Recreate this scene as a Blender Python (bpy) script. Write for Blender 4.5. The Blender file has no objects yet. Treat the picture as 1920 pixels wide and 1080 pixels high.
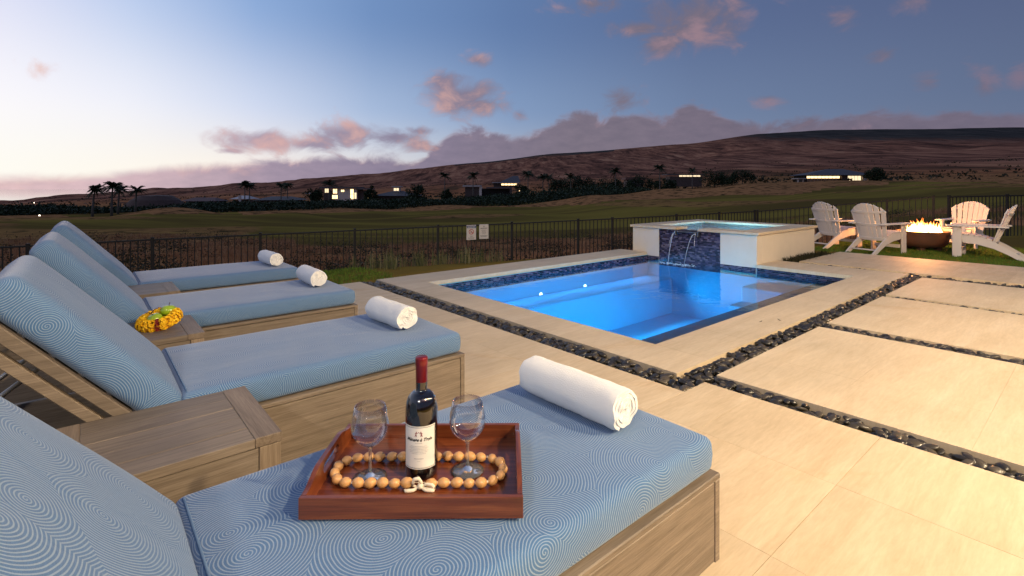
import bpy, bmesh, math, random
from mathutils import Vector, Matrix, noise
random.seed(7)
R = random.Random(11)
sc = bpy.context.scene
COL = sc.collection
PI = math.pi

# ------------------------------------------------------------------ camera
cam_d = bpy.data.cameras.new("camera")
cam = bpy.data.objects.new("camera", cam_d)
COL.objects.link(cam)
cam.location = (0, 0, 1.2)
cam.rotation_euler = (math.radians(90), 0, 0)
cam_d.sensor_width = 36
cam_d.lens = 950 / 1920 * 36
cam_d.shift_y = -(540 - 352) / 1920
cam_d.clip_start = 0.02
cam_d.clip_end = 90000
sc.camera = cam
sc.view_settings.view_transform = 'Standard'
sc.view_settings.look = 'None'
sc.view_settings.exposure = 0.0
sc.view_settings.gamma = 1.0
sc.view_settings.use_curve_mapping = False
sc.render.engine = 'CYCLES'
sc.cycles.use_denoising = True
sc.cycles.max_bounces = 8
sc.cycles.transparent_max_bounces = 16
sc.cycles.transmission_bounces = 8
sc.cycles.glossy_bounces = 4
sc.cycles.diffuse_bounces = 4
sc.cycles.caustics_reflective = False
sc.cycles.caustics_refractive = False
sc.cycles.sample_clamp_indirect = 6

FX = 950.0
def px2ae(px, py):
    A = math.atan((px - 960) / FX)
    E = math.atan((352 - py) / FX * math.cos(A))
    return math.degrees(A), math.degrees(E)
def srgb(r, g, b, k=1.0):
    f = lambda c: ((c / 255) / 12.92 if c / 255 <= 0.04045 else (((c / 255) + 0.055) / 1.055) ** 2.4) * k
    return (f(r), f(g), f(b), 1.0)

# ------------------------------------------------------------------ node helper
class NB:
    def __init__(s, nt):
        s.nt = nt
    def n(s, typ, ins=None, **props):
        nd = s.nt.nodes.new(typ)
        for k, v in props.items():
            setattr(nd, k, v)
        for k, v in (ins or {}).items():
            s.put(nd.inputs[k], v)
        return nd
    def put(s, sock, v):
        if isinstance(v, bpy.types.NodeSocket):
            s.nt.links.new(v, sock)
        elif isinstance(v, (tuple, list)) and sock.type == 'RGBA' and len(v) == 3:
            sock.default_value = (*v, 1)
        else:
            sock.default_value = v
    def math(s, op, a, b=0.0, c=0.0, clamp=False):
        nd = s.nt.nodes.new('ShaderNodeMath')
        nd.operation = op
        nd.use_clamp = clamp
        s.put(nd.inputs[0], a); s.put(nd.inputs[1], b); s.put(nd.inputs[2], c)
        return nd.outputs[0]
    def ramp(s, fac, stops, interp='LINEAR'):
        nd = s.nt.nodes.new('ShaderNodeValToRGB')
        cr = nd.color_ramp
        cr.interpolation = interp
        while len(cr.elements) < len(stops):
            cr.elements.new(0.5)
        for e, (p, c) in zip(cr.elements, stops):
            e.position = p
        for e, (p, c) in zip(cr.elements, stops):
            e.color = c if len(c) == 4 else (*c, 1)
        s.put(nd.inputs[0], fac)
        return nd.outputs[0]
    def mix(s, fac, a, b, blend='MIX'):
        nd = s.nt.nodes.new('ShaderNodeMix')
        nd.data_type = 'RGBA'
        nd.blend_type = blend
        s.put(nd.inputs[0], fac)
        s.put(nd.inputs[6], a); s.put(nd.inputs[7], b)
        return nd.outputs[2]
    def smooth(s, x, lo, hi):
        nd = s.nt.nodes.new('ShaderNodeMapRange')
        nd.interpolation_type = 'SMOOTHSTEP'
        s.put(nd.inputs[0], x); nd.inputs[1].default_value = lo; nd.inputs[2].default_value = hi
        nd.inputs[3].default_value = 0; nd.inputs[4].default_value = 1
        return nd.outputs[0]
    def noise(s, vec, scale, detail=4, rough=0.55, dist=0.0, dim='3D'):
        nd = s.n('ShaderNodeTexNoise', {'Scale': scale, 'Detail': detail, 'Roughness': rough, 'Distortion': dist}, noise_dimensions=dim)
        if vec is not None:
            s.put(nd.inputs['Vector'], vec)
        return nd.outputs[0]
    def mapping(s, vec, loc=(0, 0, 0), rot=(0, 0, 0), scale=(1, 1, 1)):
        return s.n('ShaderNodeMapping', {'Vector': vec, 'Location': loc, 'Rotation': rot, 'Scale': scale}).outputs[0]

# ------------------------------------------------------------------ world: dusk sky with clouds
w = bpy.data.worlds.new("World")
sc.world = w
w.use_nodes = True
w.node_tree.nodes.clear()
N = NB(w.node_tree)
geo = N.n('ShaderNodeTexCoord').outputs['Generated']
sp = N.n('ShaderNodeSeparateXYZ', {0: geo})
az = N.math('ARCTAN2', sp.outputs[0], sp.outputs[1])
el = N.math('ARCSINE', sp.outputs[2])
AZ = N.math('MULTIPLY', az, 180 / PI)
EL = N.math('MULTIPLY', el, 180 / PI)
t = N.math('MULTIPLY_ADD', az, 1 / (2 * PI), 0.5)
LOW = [(0, srgb(110, 116, 142)), (.22, srgb(205, 180, 180)), (.31, srgb(255, 244, 232)), (.375, srgb(255, 252, 242)), (.415, srgb(255, 246, 233)), (.4255, srgb(250, 239, 229)),
       (.457, srgb(230, 226, 225)), (.5, srgb(184, 189, 200)), (.56, srgb(134, 145, 168)), (.625, srgb(112, 123, 148)), (.78, srgb(96, 106, 134)), (1, srgb(110, 116, 142))]
MID = [(0, srgb(104, 118, 152)), (.22, srgb(190, 198, 224)), (.33, srgb(255, 252, 254)), (.375, srgb(250, 248, 253)), (.397, srgb(241, 242, 251)), (.4255, srgb(212, 221, 242)),
       (.4575, srgb(170, 190, 221)), (.5, srgb(134, 158, 194)), (.555, srgb(112, 131, 164)), (.625, srgb(99, 114, 144)), (.78, srgb(96, 109, 142)), (1, srgb(104, 118, 152))]
HIG = [(0, srgb(98, 116, 156)), (.25, srgb(186, 200, 234)), (.375, srgb(214, 219, 245)), (.397, srgb(184, 203, 237)), (.4255, srgb(141, 171, 216)),
       (.4575, srgb(114, 145, 192)), (.5, srgb(98, 125, 170)), (.555, srgb(90, 108, 147)), (.625, srgb(86, 99, 134)), (.8, srgb(88, 102, 140)), (1, srgb(98, 116, 156))]
low = N.ramp(t, LOW); mid = N.ramp(t, MID); hig = N.ramp(t, HIG)
sky = N.mix(N.smooth(EL, 0.5, 9.0), low, mid)
sky = N.mix(N.smooth(EL, 6.0, 19.0), sky, hig)
sky = N.mix(N.smooth(EL, 18.0, 75.0), sky, srgb(92, 112, 156))
sky = N.mix(N.smooth(EL, -1.0, -12.0), sky, srgb(60, 50, 50))
cvec = N.n('ShaderNodeCombineXYZ', {0: AZ, 1: N.math('MULTIPLY', EL, 1.5), 2: 0.0}).outputs[0]
n1 = N.noise(cvec, 0.24, 6, 0.6, 0.5)
n2 = N.noise(N.mapping(cvec, (31, 7, 3)), 0.16, 4, 0.5)
# isolated clouds: centre x, y, half width, half height (as seen in the photograph) and a strength
BLOBS = [(862, 182, 62, 30, 1), (838, 158, 36, 22, 1), (900, 196, 44, 18, .9), (1300, 38, 92, 44, .9), (1246, 82, 42, 24, .9), (1205, 52, 46, 16, .7),
         (895, 112, 26, 12, .6), (1657, 99, 28, 13, .55), (1098, 6, 62, 18, .6), (1845, 160, 24, 34, .5), (1912, 150, 20, 26, .5), (1742, 155, 24, 12, .5),
         (1442, 184, 26, 14, .55), (1705, 4, 30, 14, .5), (1160, 186, 34, 22, .9), (500, 264, 80, 20, 1), (640, 254, 62, 24, 1), (575, 270, 60, 12, .9), (735, 258, 66, 13, .9),
         (436, 283, 26, 5, .8), (785, 272, 30, 12, .8), (790, 246, 30, 8, .7), (975, 216, 10, 10, .5), (88, 130, 18, 10, .25), (1380, 150, 20, 8, .35), (1585, 30, 30, 14, .35), (1590, 240, 60, 9, .5)]
M = None
for (bx, by, rx, ry, st) in BLOBS:
    a0, e0 = px2ae(bx, by)
    a1, _ = px2ae(bx + rx, by)
    _, e1 = px2ae(bx, by - ry)
    ka, ke = 1 / abs(a1 - a0) / 1.42, 1 / abs(e1 - e0) / 1.5
    d = N.n('ShaderNodeVectorMath', {0: N.n('ShaderNodeVectorMath', {0: cvec, 1: (ka, ke / 1.5, 0), 2: (-a0 * ka, -e0 * ke, 0)}, operation='MULTIPLY_ADD').outputs[0]}, operation='LENGTH').outputs[1]
    m = N.math('MULTIPLY_ADD', d, -st, 1.15 * st)
    M = m if M is None else N.math('MAXIMUM', M, m)
nz = N.math('SUBTRACT', n1, 0.5)
dens1 = N.smooth(N.math('MULTIPLY_ADD', nz, 2.4, M), 0.02, 0.95)
TOP = [(-300, 322), (0, 323), (100, 321), (200, 322), (260, 313), (330, 305), (430, 300), (520, 293), (600, 289), (700, 290), (765, 293), (800, 285), (822, 262), (850, 240), (900, 234), (930, 246), (960, 254),
       (1000, 240), (1040, 225), (1095, 206), (1130, 214), (1200, 205), (1240, 210), (1300, 190), (1340, 196), (1380, 222), (1425, 236), (1500, 228), (1560, 213), (1650, 201), (1740, 206), (1780, 190), (1840, 202), (1920, 197), (2300, 202)]
fc = N.n('ShaderNodeFloatCurve')
pts = []
for (x, y) in TOP:
    a0, e0 = px2ae(x, y)
    pts.append(((a0 + 60) / 120, e0 / 20))
cv = fc.mapping.curves[0]
while len(cv.points) < len(pts) + 2:
    cv.points.new(0.5, 0.5)
allp = [(0, pts[0][1])] + pts + [(1, pts[-1][1])]
for p, q in zip(cv.points, allp):
    p.location = q
    p.handle_type = 'VECTOR'
fc.mapping.update()
N.put(fc.inputs['Value'], N.math('MULTIPLY_ADD', AZ, 1 / 120, 0.5, clamp=True))
topE = N.math('MULTIPLY', fc.outputs[0], 20)
below = N.math('SUBTRACT', topE, EL)
rough = N.n('ShaderNodeMapRange', {0: AZ, 1: -35.0, 2: -5.0, 3: 1.2, 4: 4.2}).outputs[0]
dens2 = N.smooth(N.math('ADD', below, N.math('MULTIPLY', nz, rough)), -0.15, 1.0)
band = N.smooth(N.math('ABSOLUTE', AZ), 75, 55)
dens2 = N.math('MULTIPLY', dens2, band)
pink = N.ramp(t, [(.36, srgb(240, 200, 186)), (.42, srgb(214, 170, 168)), (.48, srgb(202, 160, 154)), (.54, srgb(162, 132, 140)), (.63, srgb(126, 114, 134))])
grey = N.ramp(t, [(.36, srgb(232, 198, 198)), (.40, srgb(208, 180, 188)), (.43, srgb(160, 144, 164)), (.46, srgb(138, 127, 150)), (.52, srgb(124, 114, 128)), (.57, srgb(118, 109, 125)), (.63, srgb(116, 108, 126))])
c1 = N.mix(N.smooth(N.math('MULTIPLY_ADD', n2, 1.0, N.math('MULTIPLY', nz, 1.1)), 0.38, 0.74), grey, pink)
rim = N.smooth(N.math('ADD', below, N.math('MULTIPLY', nz, 7.0)), 1.1, -0.4)
c2 = N.mix(N.math('MULTIPLY', rim, N.math('MULTIPLY_ADD', n2, 1.6, -0.25), clamp=True), grey, pink)
n3 = N.noise(N.mapping(cvec, (9, 40, 0), (0, 0, 0), (1, 1.6, 1)), 0.5, 5, 0.6)
c2 = N.mix(1.0, c2, N.ramp(n3, [(.3, (.88, .88, .9)), (.7, (1.08, 1.05, 1.04))]), 'MULTIPLY')
out = N.mix(N.math('MULTIPLY', dens2, 0.96), sky, c2)
out = N.mix(N.math('MULTIPLY', dens1, 0.92), out, c1)
bg = N.n('ShaderNodeBackground', {'Color': out, 'Strength': 1.0})
wo = N.n('ShaderNodeOutputWorld')
w.node_tree.links.new(bg.outputs[0], wo.inputs[0])
w.cycles.sampling_method = 'MANUAL'
w.cycles.sample_map_resolution = 256

# ------------------------------------------------------------------ yard frame: b runs along the pool, a across it
TH = math.atan2(.6462, .7632)
CT, ST = math.cos(TH), math.sin(TH)
def W(a, b, z=0.0):
    return Vector((b * CT - a * ST, b * ST + a * CT, z))
def toab(x, y):
    return (-x * ST + y * CT, x * CT + y * ST)

# ------------------------------------------------------------------ lamps of the place, plus an added pool strip
def lamp(name, loc, power, color, kind='POINT', radius=0.06, target=None, spot=120, blend=0.6, parent=None):
    ld = bpy.data.lights.new(name, kind)
    ld.energy = power
    ld.color = color
    ld.shadow_soft_size = radius
    o = bpy.data.objects.new(name, ld)
    o.location = loc
    if kind == 'SPOT':
        ld.spot_size = math.radians(spot)
        ld.spot_blend = blend
        d = Vector(target) - Vector(loc)
        o.rotation_euler = d.to_track_quat('-Z', 'Y').to_euler()
    COL.objects.link(o)
    if parent: o.parent = parent
    return o
WARM = (1.0, 0.765, 0.465)
# row of warm downlights under the house eave on the camera side of the yard
for (la, lb, pw) in [(-2.3, 1.2, 600), (-2.3, 3.2, 800), (-2.3, 5.2, 560), (-2.3, 7.2, 200)]:
    lamp("eave_downlight", W(la, lb, 3.3), pw, WARM, radius=0.07)
lamp("eave_downlight", W(-1.2, -2.6, 3.1), 290, (1.0, 0.90, 0.76), radius=0.09)
BLUE = (0.0, 0.50, 0.95)
def area(name, loc, power, color, size, direction):
    ld = bpy.data.lights.new(name, 'AREA')
    ld.spread = math.radians(112)
    ld.shape = 'DISK'; ld.size = size; ld.energy = power; ld.color = color
    o = bpy.data.objects.new(name, ld)
    o.location = loc
    o.rotation_euler = Vector(direction).to_track_quat('-Z', 'Y').to_euler()
    COL.objects.link(o)
    return o
dA = W(-1, 0, 0.0)
def strip_lamp(name, loc, power, color, lx, ly, direction, spread):
    ld = bpy.data.lights.new(name, 'AREA')
    ld.shape = 'RECTANGLE'; ld.size = lx; ld.size_y = ly; ld.energy = power; ld.color = color; ld.spread = math.radians(spread)
    o = bpy.data.objects.new(name, ld)
    o.location = loc
    z = -Vector(direction).normalized()
    x = W(0, 1).normalized()
    y = z.cross(x).normalized(); x = y.cross(z).normalized()
    o.rotation_euler = Matrix((x, y, z)).transposed().to_euler()
    COL.objects.link(o)
    return o
strip_lamp("pool_glow_strip", W(5.03, 5.7, -.56), 92, BLUE, 4.2, .12, dA + Vector((0, 0, .02)), 115)  # this strip and the next spread the wall lights' glow evenly
strip_lamp("pool_glow_strip", W(5.55, 5.7, -.20), 17, (0.08, 0.46, 1.0), 4.3, .04, dA + Vector((0, 0, -.5)), 150)
strip_lamp("pool_glow_strip", W(2.76, 5.2, -.36), 46, (0.0, 0.52, 1.0), 3.2, .10, -dA + Vector((0, 0, -.30)), 105)  # added fill on the right wall, evens out floor and risers; no fixture here
lamp("spa_lamp", W(4.7, 9.6, 0.12), 45, (0.25, 0.68, 1.0), radius=0.06)

# ------------------------------------------------------------------ object helpers
def link(o, parent=None):
    COL.objects.link(o)
    if parent is not None:
        o.parent = parent
    return o
def tag(o, label=None, cat=None, group=None, kind=None):
    if label: o['label'] = label
    if cat: o['category'] = cat
    if group: o['group'] = group
    if kind: o['kind'] = kind
    return o
def empty(name, loc=(0, 0, 0), rz=0.0, parent=None):
    o = bpy.data.objects.new(name, None)
    o.location = loc
    o.rotation_euler = (0, 0, rz)
    o.empty_display_size = 0.1
    return link(o, parent)
def obj(name, bm, mat, parent=None, loc=None, rz=None, smooth=False, angle=None):
    me = bpy.data.meshes.new(name)
    bm.normal_update()
    bm.to_mesh(me)
    bm.free()
    o = bpy.data.objects.new(name, me)
    for m in (mat if isinstance(mat, (list, tuple)) else [mat]):
        me.materials.append(m)
    if smooth:
        for p in me.polygons: p.use_smooth = True
    if angle is not None:
        me.set_sharp_from_angle(angle=math.radians(angle))
    if loc is not None: o.location = loc
    if rz is not None: o.rotation_euler = (0, 0, rz)
    return link(o, parent)
def pydata(name, vs, fs, mat, parent=None, smooth=False, rz=None, loc=None):
    me = bpy.data.meshes.new(name)
    me.from_pydata([tuple(v) for v in vs], [], fs)
    me.update()
    o = bpy.data.objects.new(name, me)
    for m in (mat if isinstance(mat, (list, tuple)) else [mat]):
        me.materials.append(m)
    if smooth:
        for p in me.polygons: p.use_smooth = True
    if rz is not None: o.rotation_euler = (0, 0, rz)
    if loc is not None: o.location = loc
    return link(o, parent)
def copy_tree(o, parent=None):
    c = o.copy()
    COL.objects.link(c)
    c.parent = parent
    for ch in list(o.children):
        copy_tree(ch, c)
    return c
def box(bm, x0, x1, y0, y1, z0, z1, bev=0.0, mtx=None, seg=1):
    r = bmesh.ops.create_cube(bm, size=1.0)
    vs = r['verts']
    for v in vs:
        v.co = Vector(((x0 + x1) / 2 + v.co.x * (x1 - x0), (y0 + y1) / 2 + v.co.y * (y1 - y0), (z0 + z1) / 2 + v.co.z * (z1 - z0)))
    if bev > 0:
        es = list({e for v in vs for e in v.link_edges})
        rr = bmesh.ops.bevel(bm, geom=es, offset=bev, segments=seg, affect='EDGES', profile=0.5)
        vs = list({v for v in rr['verts']} | {v for v in vs if v.is_valid})
    if mtx is not None:
        for v in vs:
            if v.is_valid: v.co = mtx @ v.co
    return vs
def boxobj(name, dims, mat, parent=None, bev=0.0, mtx=None, loc=None, rz=None):
    bm = bmesh.new()
    box(bm, *dims, bev=bev, mtx=mtx)
    return obj(name, bm, mat, parent, loc, rz)
def prism(bm, poly, t0, t1, axis='x'):
    """poly: list of 2D points; extruded along axis from t0 to t1"""
    def mk(p, t):
        return {'x': (t, p[0], p[1]), 'y': (p[0], t, p[1]), 'z': (p[0], p[1], t)}[axis]
    a = [bm.verts.new(mk(p, t0)) for p in poly]
    b = [bm.verts.new(mk(p, t1)) for p in poly]
    n = len(poly)
    bm.faces.new(a); bm.faces.new(b[::-1])
    for i in range(n):
        bm.faces.new((a[i], b[i], b[(i + 1) % n], a[(i + 1) % n]))
    bmesh.ops.recalc_face_normals(bm, faces=bm.faces)
def lathe(bm, prof, seg=32, close=False):
    rings = []
    for (r, z) in prof:
        if r < 1e-6:
            rings.append([bm.verts.new((0, 0, z))])
        else:
            rings.append([bm.verts.new((r * math.cos(2 * PI * k / seg), r * math.sin(2 * PI * k / seg), z)) for k in range(seg)])
    for i in range(len(rings) - 1):
        A_, B_ = rings[i], rings[i + 1]
        for k in range(seg):
            k2 = (k + 1) % seg
            if len(A_) == 1 and len(B_) == 1: continue
            if len(A_) == 1: bm.faces.new((A_[0], B_[k2], B_[k]))
            elif len(B_) == 1: bm.faces.new((A_[k], A_[k2], B_[0]))
            else: bm.faces.new((A_[k], A_[k2], B_[k2], B_[k]))
def tube(bm, pts, r, seg=8, cap=True, closed=False):
    pts = [Vector(p) for p in pts]
    rings = []
    n = len(pts)
    up = Vector((0, 0, 1))
    for i, p in enumerate(pts):
        if closed:
            d = (pts[(i + 1) % n] - pts[i - 1]).normalized()
        else:
            d = (pts[min(i + 1, n - 1)] - pts[max(i - 1, 0)]).normalized()
        u = d.cross(up)
        if u.length < 1e-3: u = d.cross(Vector((1, 0, 0)))
        u.normalize()
        v = u.cross(d)
        rr = r[i] if isinstance(r, (list, tuple)) else r
        rings.append([bm.verts.new(p + (u * math.cos(2 * PI * k / seg) + v * math.sin(2 * PI * k / seg)) * rr) for k in range(seg)])
    m = n if closed else n - 1
    for i in range(m):
        A_, B_ = rings[i], rings[(i + 1) % n]
        for k in range(seg):
            bm.faces.new((A_[k], A_[(k + 1) % seg], B_[(k + 1) % seg], B_[k]))
    if cap and not closed:
        bm.faces.new(rings[0][::-1]); bm.faces.new(rings[-1])

# ------------------------------------------------------------------ materials
def newmat(name):
    m = bpy.data.materials.new(name)
    m.use_nodes = True
    m.node_tree.nodes.clear()
    nb = NB(m.node_tree)
    return m, nb
def finish(m, nb, shader):
    o = nb.n('ShaderNodeOutputMaterial')
    m.node_tree.links.new(shader, o.inputs[0])
    return m
def bump(nb, h, strength=0.3, dist=0.01):
    return nb.n('ShaderNodeBump', {'Strength': strength, 'Distance': dist, 'Height': h}).outputs[0]
def plain(name, col, rough=0.6, metal=0.0, var=0.06, scale=8.0, spec=0.5, coat=0.0, bmp=0.0, bscale=60.0):
    m, nb = newmat(name)
    tc = nb.n('ShaderNodeTexCoord').outputs['Object']
    n = nb.noise(tc, scale, 5, 0.6)
    c = nb.mix(n, tuple(max(0, x * (1 - var * 2)) for x in col), tuple(min(1, x * (1 + var * 2)) for x in col))
    ins = {'Base Color': c, 'Roughness': rough, 'Metallic': metal, 'Specular IOR Level': spec, 'Coat Weight': coat}
    if bmp: ins['Normal'] = bump(nb, nb.noise(tc, bscale, 3, 0.6), bmp, 0.004)
    p = nb.n('ShaderNodeBsdfPrincipled', ins)
    return finish(m, nb, p.outputs[0])
def wood(name, c0, c1, c2, rough=0.55, gs=1.0, axis=0, coat=0.0, spec=0.35, bst=0.35):
    m, nb = newmat(name)
    tc = nb.n('ShaderNodeTexCoord').outputs['Object']
    oi = nb.n('ShaderNodeObjectInfo').outputs['Random']
    off = nb.n('ShaderNodeCombineXYZ', {0: nb.math('MULTIPLY', oi, 31.0), 1: nb.math('MULTIPLY', oi, 17.0), 2: nb.math('MULTIPLY', oi, 9.0)}).outputs[0]
    v = nb.n('ShaderNodeVectorMath', {0: tc, 1: off}, operation='ADD').outputs[0]
    sca = [70 * gs, 70 * gs, 70 * gs]; sca[axis] = 3.0 * gs
    g = nb.noise(nb.mapping(v, scale=tuple(sca)), 1.0, 6, 0.62, 0.35)
    scb = [330 * gs, 330 * gs, 330 * gs]; scb[axis] = 12 * gs
    f = nb.noise(nb.mapping(v, scale=tuple(scb)), 1.0, 3, 0.7)
    big = nb.noise(v, 1.7, 3, 0.5)
    col = nb.ramp(g, [(.28, c0), (.5, c1), (.74, c2)])
    col = nb.mix(1.0, col, nb.ramp(f, [(.3, (.74, .73, .72)), (.62, (1.08, 1.08, 1.08))]), 'MULTIPLY')
    col = nb.mix(1.0, col, nb.ramp(big, [(.3, (.84, .83, .82)), (.7, (1.1, 1.1, 1.1))]), 'MULTIPLY')
    col = nb.mix(1.0, col, nb.ramp(oi, [(0, (.9, .9, .9)), (1, (1.08, 1.07, 1.05))]), 'MULTIPLY')
    h = nb.math('ADD', nb.math('MULTIPLY', f, 0.7), g)
    p = nb.n('ShaderNodeBsdfPrincipled', {'Base Color': col, 'Roughness': rough, 'Coat Weight': coat, 'Coat Roughness': 0.2, 'Specular IOR Level': spec, 'Normal': bump(nb, h, bst, 0.002)})
    return finish(m, nb, p.outputs[0])
teak_x = wood('weathered_teak', (.14, .110, .083), (.195, .156, .120), (.25, .203, .158), axis=0)
teak_y = wood('weathered_teak_cross', (.14, .105, .075), (.20, .153, .112), (.255, .20, .148), axis=1)
teak_dark = wood('teak_base', (.10, .068, .045), (.17, .125, .085), (.23, .175, .12), axis=0)
koa_x = wood('red_brown_wood', (.075, .016, .006), (.155, .038, .012), (.26, .078, .024), rough=.3, axis=0, coat=.35, spec=.5, bst=.12)
koa_y = wood('red_brown_wood_cross', (.070, .015, .006), (.14, .034, .011), (.23, .068, .022), rough=.3, axis=1, coat=.35, spec=.5, bst=.12)

def stone(name, c0, c1, c2, rough=0.5, bst=0.12, rnd=0.04, shift=1.0):
    m, nb = newmat(name)
    pos = nb.n('ShaderNodeNewGeometry').outputs['Position']
    oi = nb.n('ShaderNodeObjectInfo').outputs['Random']
    off = nb.n('ShaderNodeCombineXYZ', {0: nb.math('MULTIPLY', oi, 40.0 * shift), 1: nb.math('MULTIPLY', oi, 23.0 * shift), 2: 0.0}).outputs[0]
    v = nb.mapping(pos, rot=(0, 0, -TH))
    v = nb.n('ShaderNodeVectorMath', {0: v, 1: off}, operation='ADD').outputs[0]
    g = nb.noise(nb.mapping(v, scale=(1.3, 9, 4)), 1.0, 7, 0.62, 0.9)
    f = nb.noise(nb.mapping(v, scale=(9, 60, 9)), 1.0, 4, 0.7, 0.3)
    b = nb.noise(v, 1.1, 3, 0.5)
    col = nb.ramp(g, [(.30, c0), (.5, c1), (.72, c2)])
    col = nb.mix(1.0, col, nb.ramp(f, [(.3, (.9, .89, .87)), (.65, (1.04, 1.04, 1.04))]), 'MULTIPLY')
    col = nb.mix(1.0, col, nb.ramp(b, [(.3, (.9, .9, .9)), (.7, (1.06, 1.05, 1.04))]), 'MULTIPLY')
    col = nb.mix(1.0, col, nb.ramp(oi, [(0, (1 - rnd,) * 3), (1, (1 + rnd, 1 + rnd * .9, 1 + rnd * .8))]), 'MULTIPLY')
    stain = nb.smooth(nb.noise(nb.mapping(pos, rot=(0, 0, -TH), scale=(1.0, 1.9, 1)), 1.3, 5, .62, .6), .56, .74)
    col = nb.mix(nb.math('MULTIPLY', stain, .30), col, nb.mix(1.0, col, (.86, .70, .50, 1), 'MULTIPLY'))
    speck = nb.smooth(nb.noise(pos, 38, 3, .7), .70, .78)
    col = nb.mix(nb.math('MULTIPLY', speck, .25), col, (.30, .21, .13, 1))
    rr = nb.math('MULTIPLY_ADD', f, 0.25, rough + .02)
    p = nb.n('ShaderNodeBsdfPrincipled', {'Base Color': col, 'Roughness': rr, 'Specular IOR Level': 0.22, 'Normal': bump(nb, nb.math('ADD', f, g), bst, 0.002)})
    return finish(m, nb, p.outputs[0])
travertine = stone('travertine_tile', (.565, .435, .275), (.63, .495, .325), (.68, .55, .375))
travertine_plain = stone('travertine_coping', (.58, .455, .30), (.63, .505, .345), (.68, .56, .40), bst=.08, rnd=.012, shift=0.0)
grout = plain('grout', (.42, .32, .21), .9, var=.1, scale=30)
soil = plain('trench_soil', (.05, .042, .035), .95, var=.2, scale=40, bmp=.4)
stucco = plain('cream_stucco', (.70, .60, .47), .85, var=.03, scale=6, spec=.2, bmp=.35, bscale=160)

def fabric_mat():
    m, nb = newmat('blue_swirl_fabric')
    uv = nb.n('ShaderNodeUVMap').outputs[0]
    oi = nb.n('ShaderNodeObjectInfo').outputs['Random']
    off = nb.n('ShaderNodeCombineXYZ', {0: nb.math('MULTIPLY', oi, 13.0), 1: nb.math('MULTIPLY', oi, 7.0), 2: 0.0}).outputs[0]
    v = nb.n('ShaderNodeVectorMath', {0: uv, 1: off}, operation='ADD').outputs[0]
    wob = nb.n('ShaderNodeTexNoise', {'Vector': v, 'Scale': 9.0, 'Detail': 2.0})
    v2 = nb.n('ShaderNodeVectorMath', {0: v, 1: nb.n('ShaderNodeVectorMath', {0: wob.outputs['Color'], 'Scale': 0.012}, operation='SCALE').outputs[0]}, operation='ADD').outputs[0]
    vo = nb.n('ShaderNodeTexVoronoi', {'Vector': v2, 'Scale': 4.7, 'Randomness': 0.95}, voronoi_dimensions='2D')
    d = nb.math('MULTIPLY', vo.outputs['Distance'], 2 * PI / (4.7 * 0.0071))
    # a spiral rather than closed rings: add the angle about the cell's centre
    dv = nb.n('ShaderNodeVectorMath', {0: v2, 1: vo.outputs['Position']}, operation='SUBTRACT').outputs[0]
    s3 = nb.n('ShaderNodeSeparateXYZ', {0: dv})
    ang = nb.math('ARCTAN2', s3.outputs[1], s3.outputs[0])
    st = nb.math('SINE', nb.math('ADD', d, ang))
    st = nb.smooth(st, 0.0, 0.85)
    weave = nb.noise(nb.mapping(v, scale=(1, 1, 1)), 420, 2, 0.8)
    thread = nb.noise(nb.mapping(v, scale=(700, 60, 1)), 1.0, 2, 0.7)
    st = nb.math('MULTIPLY', st, nb.math('MULTIPLY_ADD', weave, 0.9, 0.35), clamp=True)
    base = nb.mix(nb.noise(v, 3.0, 3, 0.5), (.044, .118, .262, 1), (.068, .158, .325, 1))
    base = nb.mix(1.0, base, nb.ramp(thread, [(.3, (.8, .82, .85)), (.7, (1.18, 1.16, 1.12))]), 'MULTIPLY')
    col = nb.mix(nb.math('MULTIPLY', st, 0.60), base, (.36, .44, .535, 1))
    soft = nb.noise(nb.mapping(v, scale=(1, 2.2, 1)), 4.5, 3, 0.5, 0.8)
    h = nb.math('ADD', nb.math('MULTIPLY', st, 0.5), nb.math('ADD', nb.math('MULTIPLY', weave, 0.6), nb.math('MULTIPLY', soft, 6.0)))
    p = nb.n('ShaderNodeBsdfPrincipled', {'Base Color': col, 'Roughness': 0.9, 'Specular IOR Level': 0.15, 'Sheen Weight': 0.25, 'Sheen Roughness': 0.5, 'Normal': bump(nb, h, 0.35, 0.002)})
    return finish(m, nb, p.outputs[0])
fabric = fabric_mat()
piping_m = plain('piping_fabric', (.11, .19, .32), .9, var=.1, scale=90)
towel_m = plain('white_terry', (.82, .81, .785), .95, var=.02, scale=25, spec=.05, bmp=.6, bscale=520)
black_metal = plain('black_metal', (.010, .009, .008), .7, metal=.0, var=.1, spec=.4)
white_poly = plain('white_lumber', (.62, .56, .52), .5, var=.02, spec=.35, bmp=.1, bscale=80)
pebble_m, nb = newmat('black_pebble')
oi = nb.n('ShaderNodeObjectInfo').outputs['Random']
ri = nb.n('ShaderNodeNewGeometry').outputs['Random Per Island']
rr_ = nb.math('FRACT', nb.math('ADD', nb.math('MULTIPLY', oi, 7.3), ri))
pc = nb.ramp(rr_, [(0, (.014, .012, .009)), (.6, (.034, .028, .020)), (1, (.085, .068, .045))])
pn = nb.noise(nb.n('ShaderNodeTexCoord').outputs['Object'], 60, 3, .6)
pb = nb.n('ShaderNodeBsdfPrincipled', {'Base Color': pc, 'Roughness': nb.math('MULTIPLY_ADD', pn,   .25, .22), 'Specular IOR Level': .5, 'Coat Weight': .1, 'Coat Roughness': .12})
finish(pebble_m, nb, pb.outputs[0])

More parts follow.
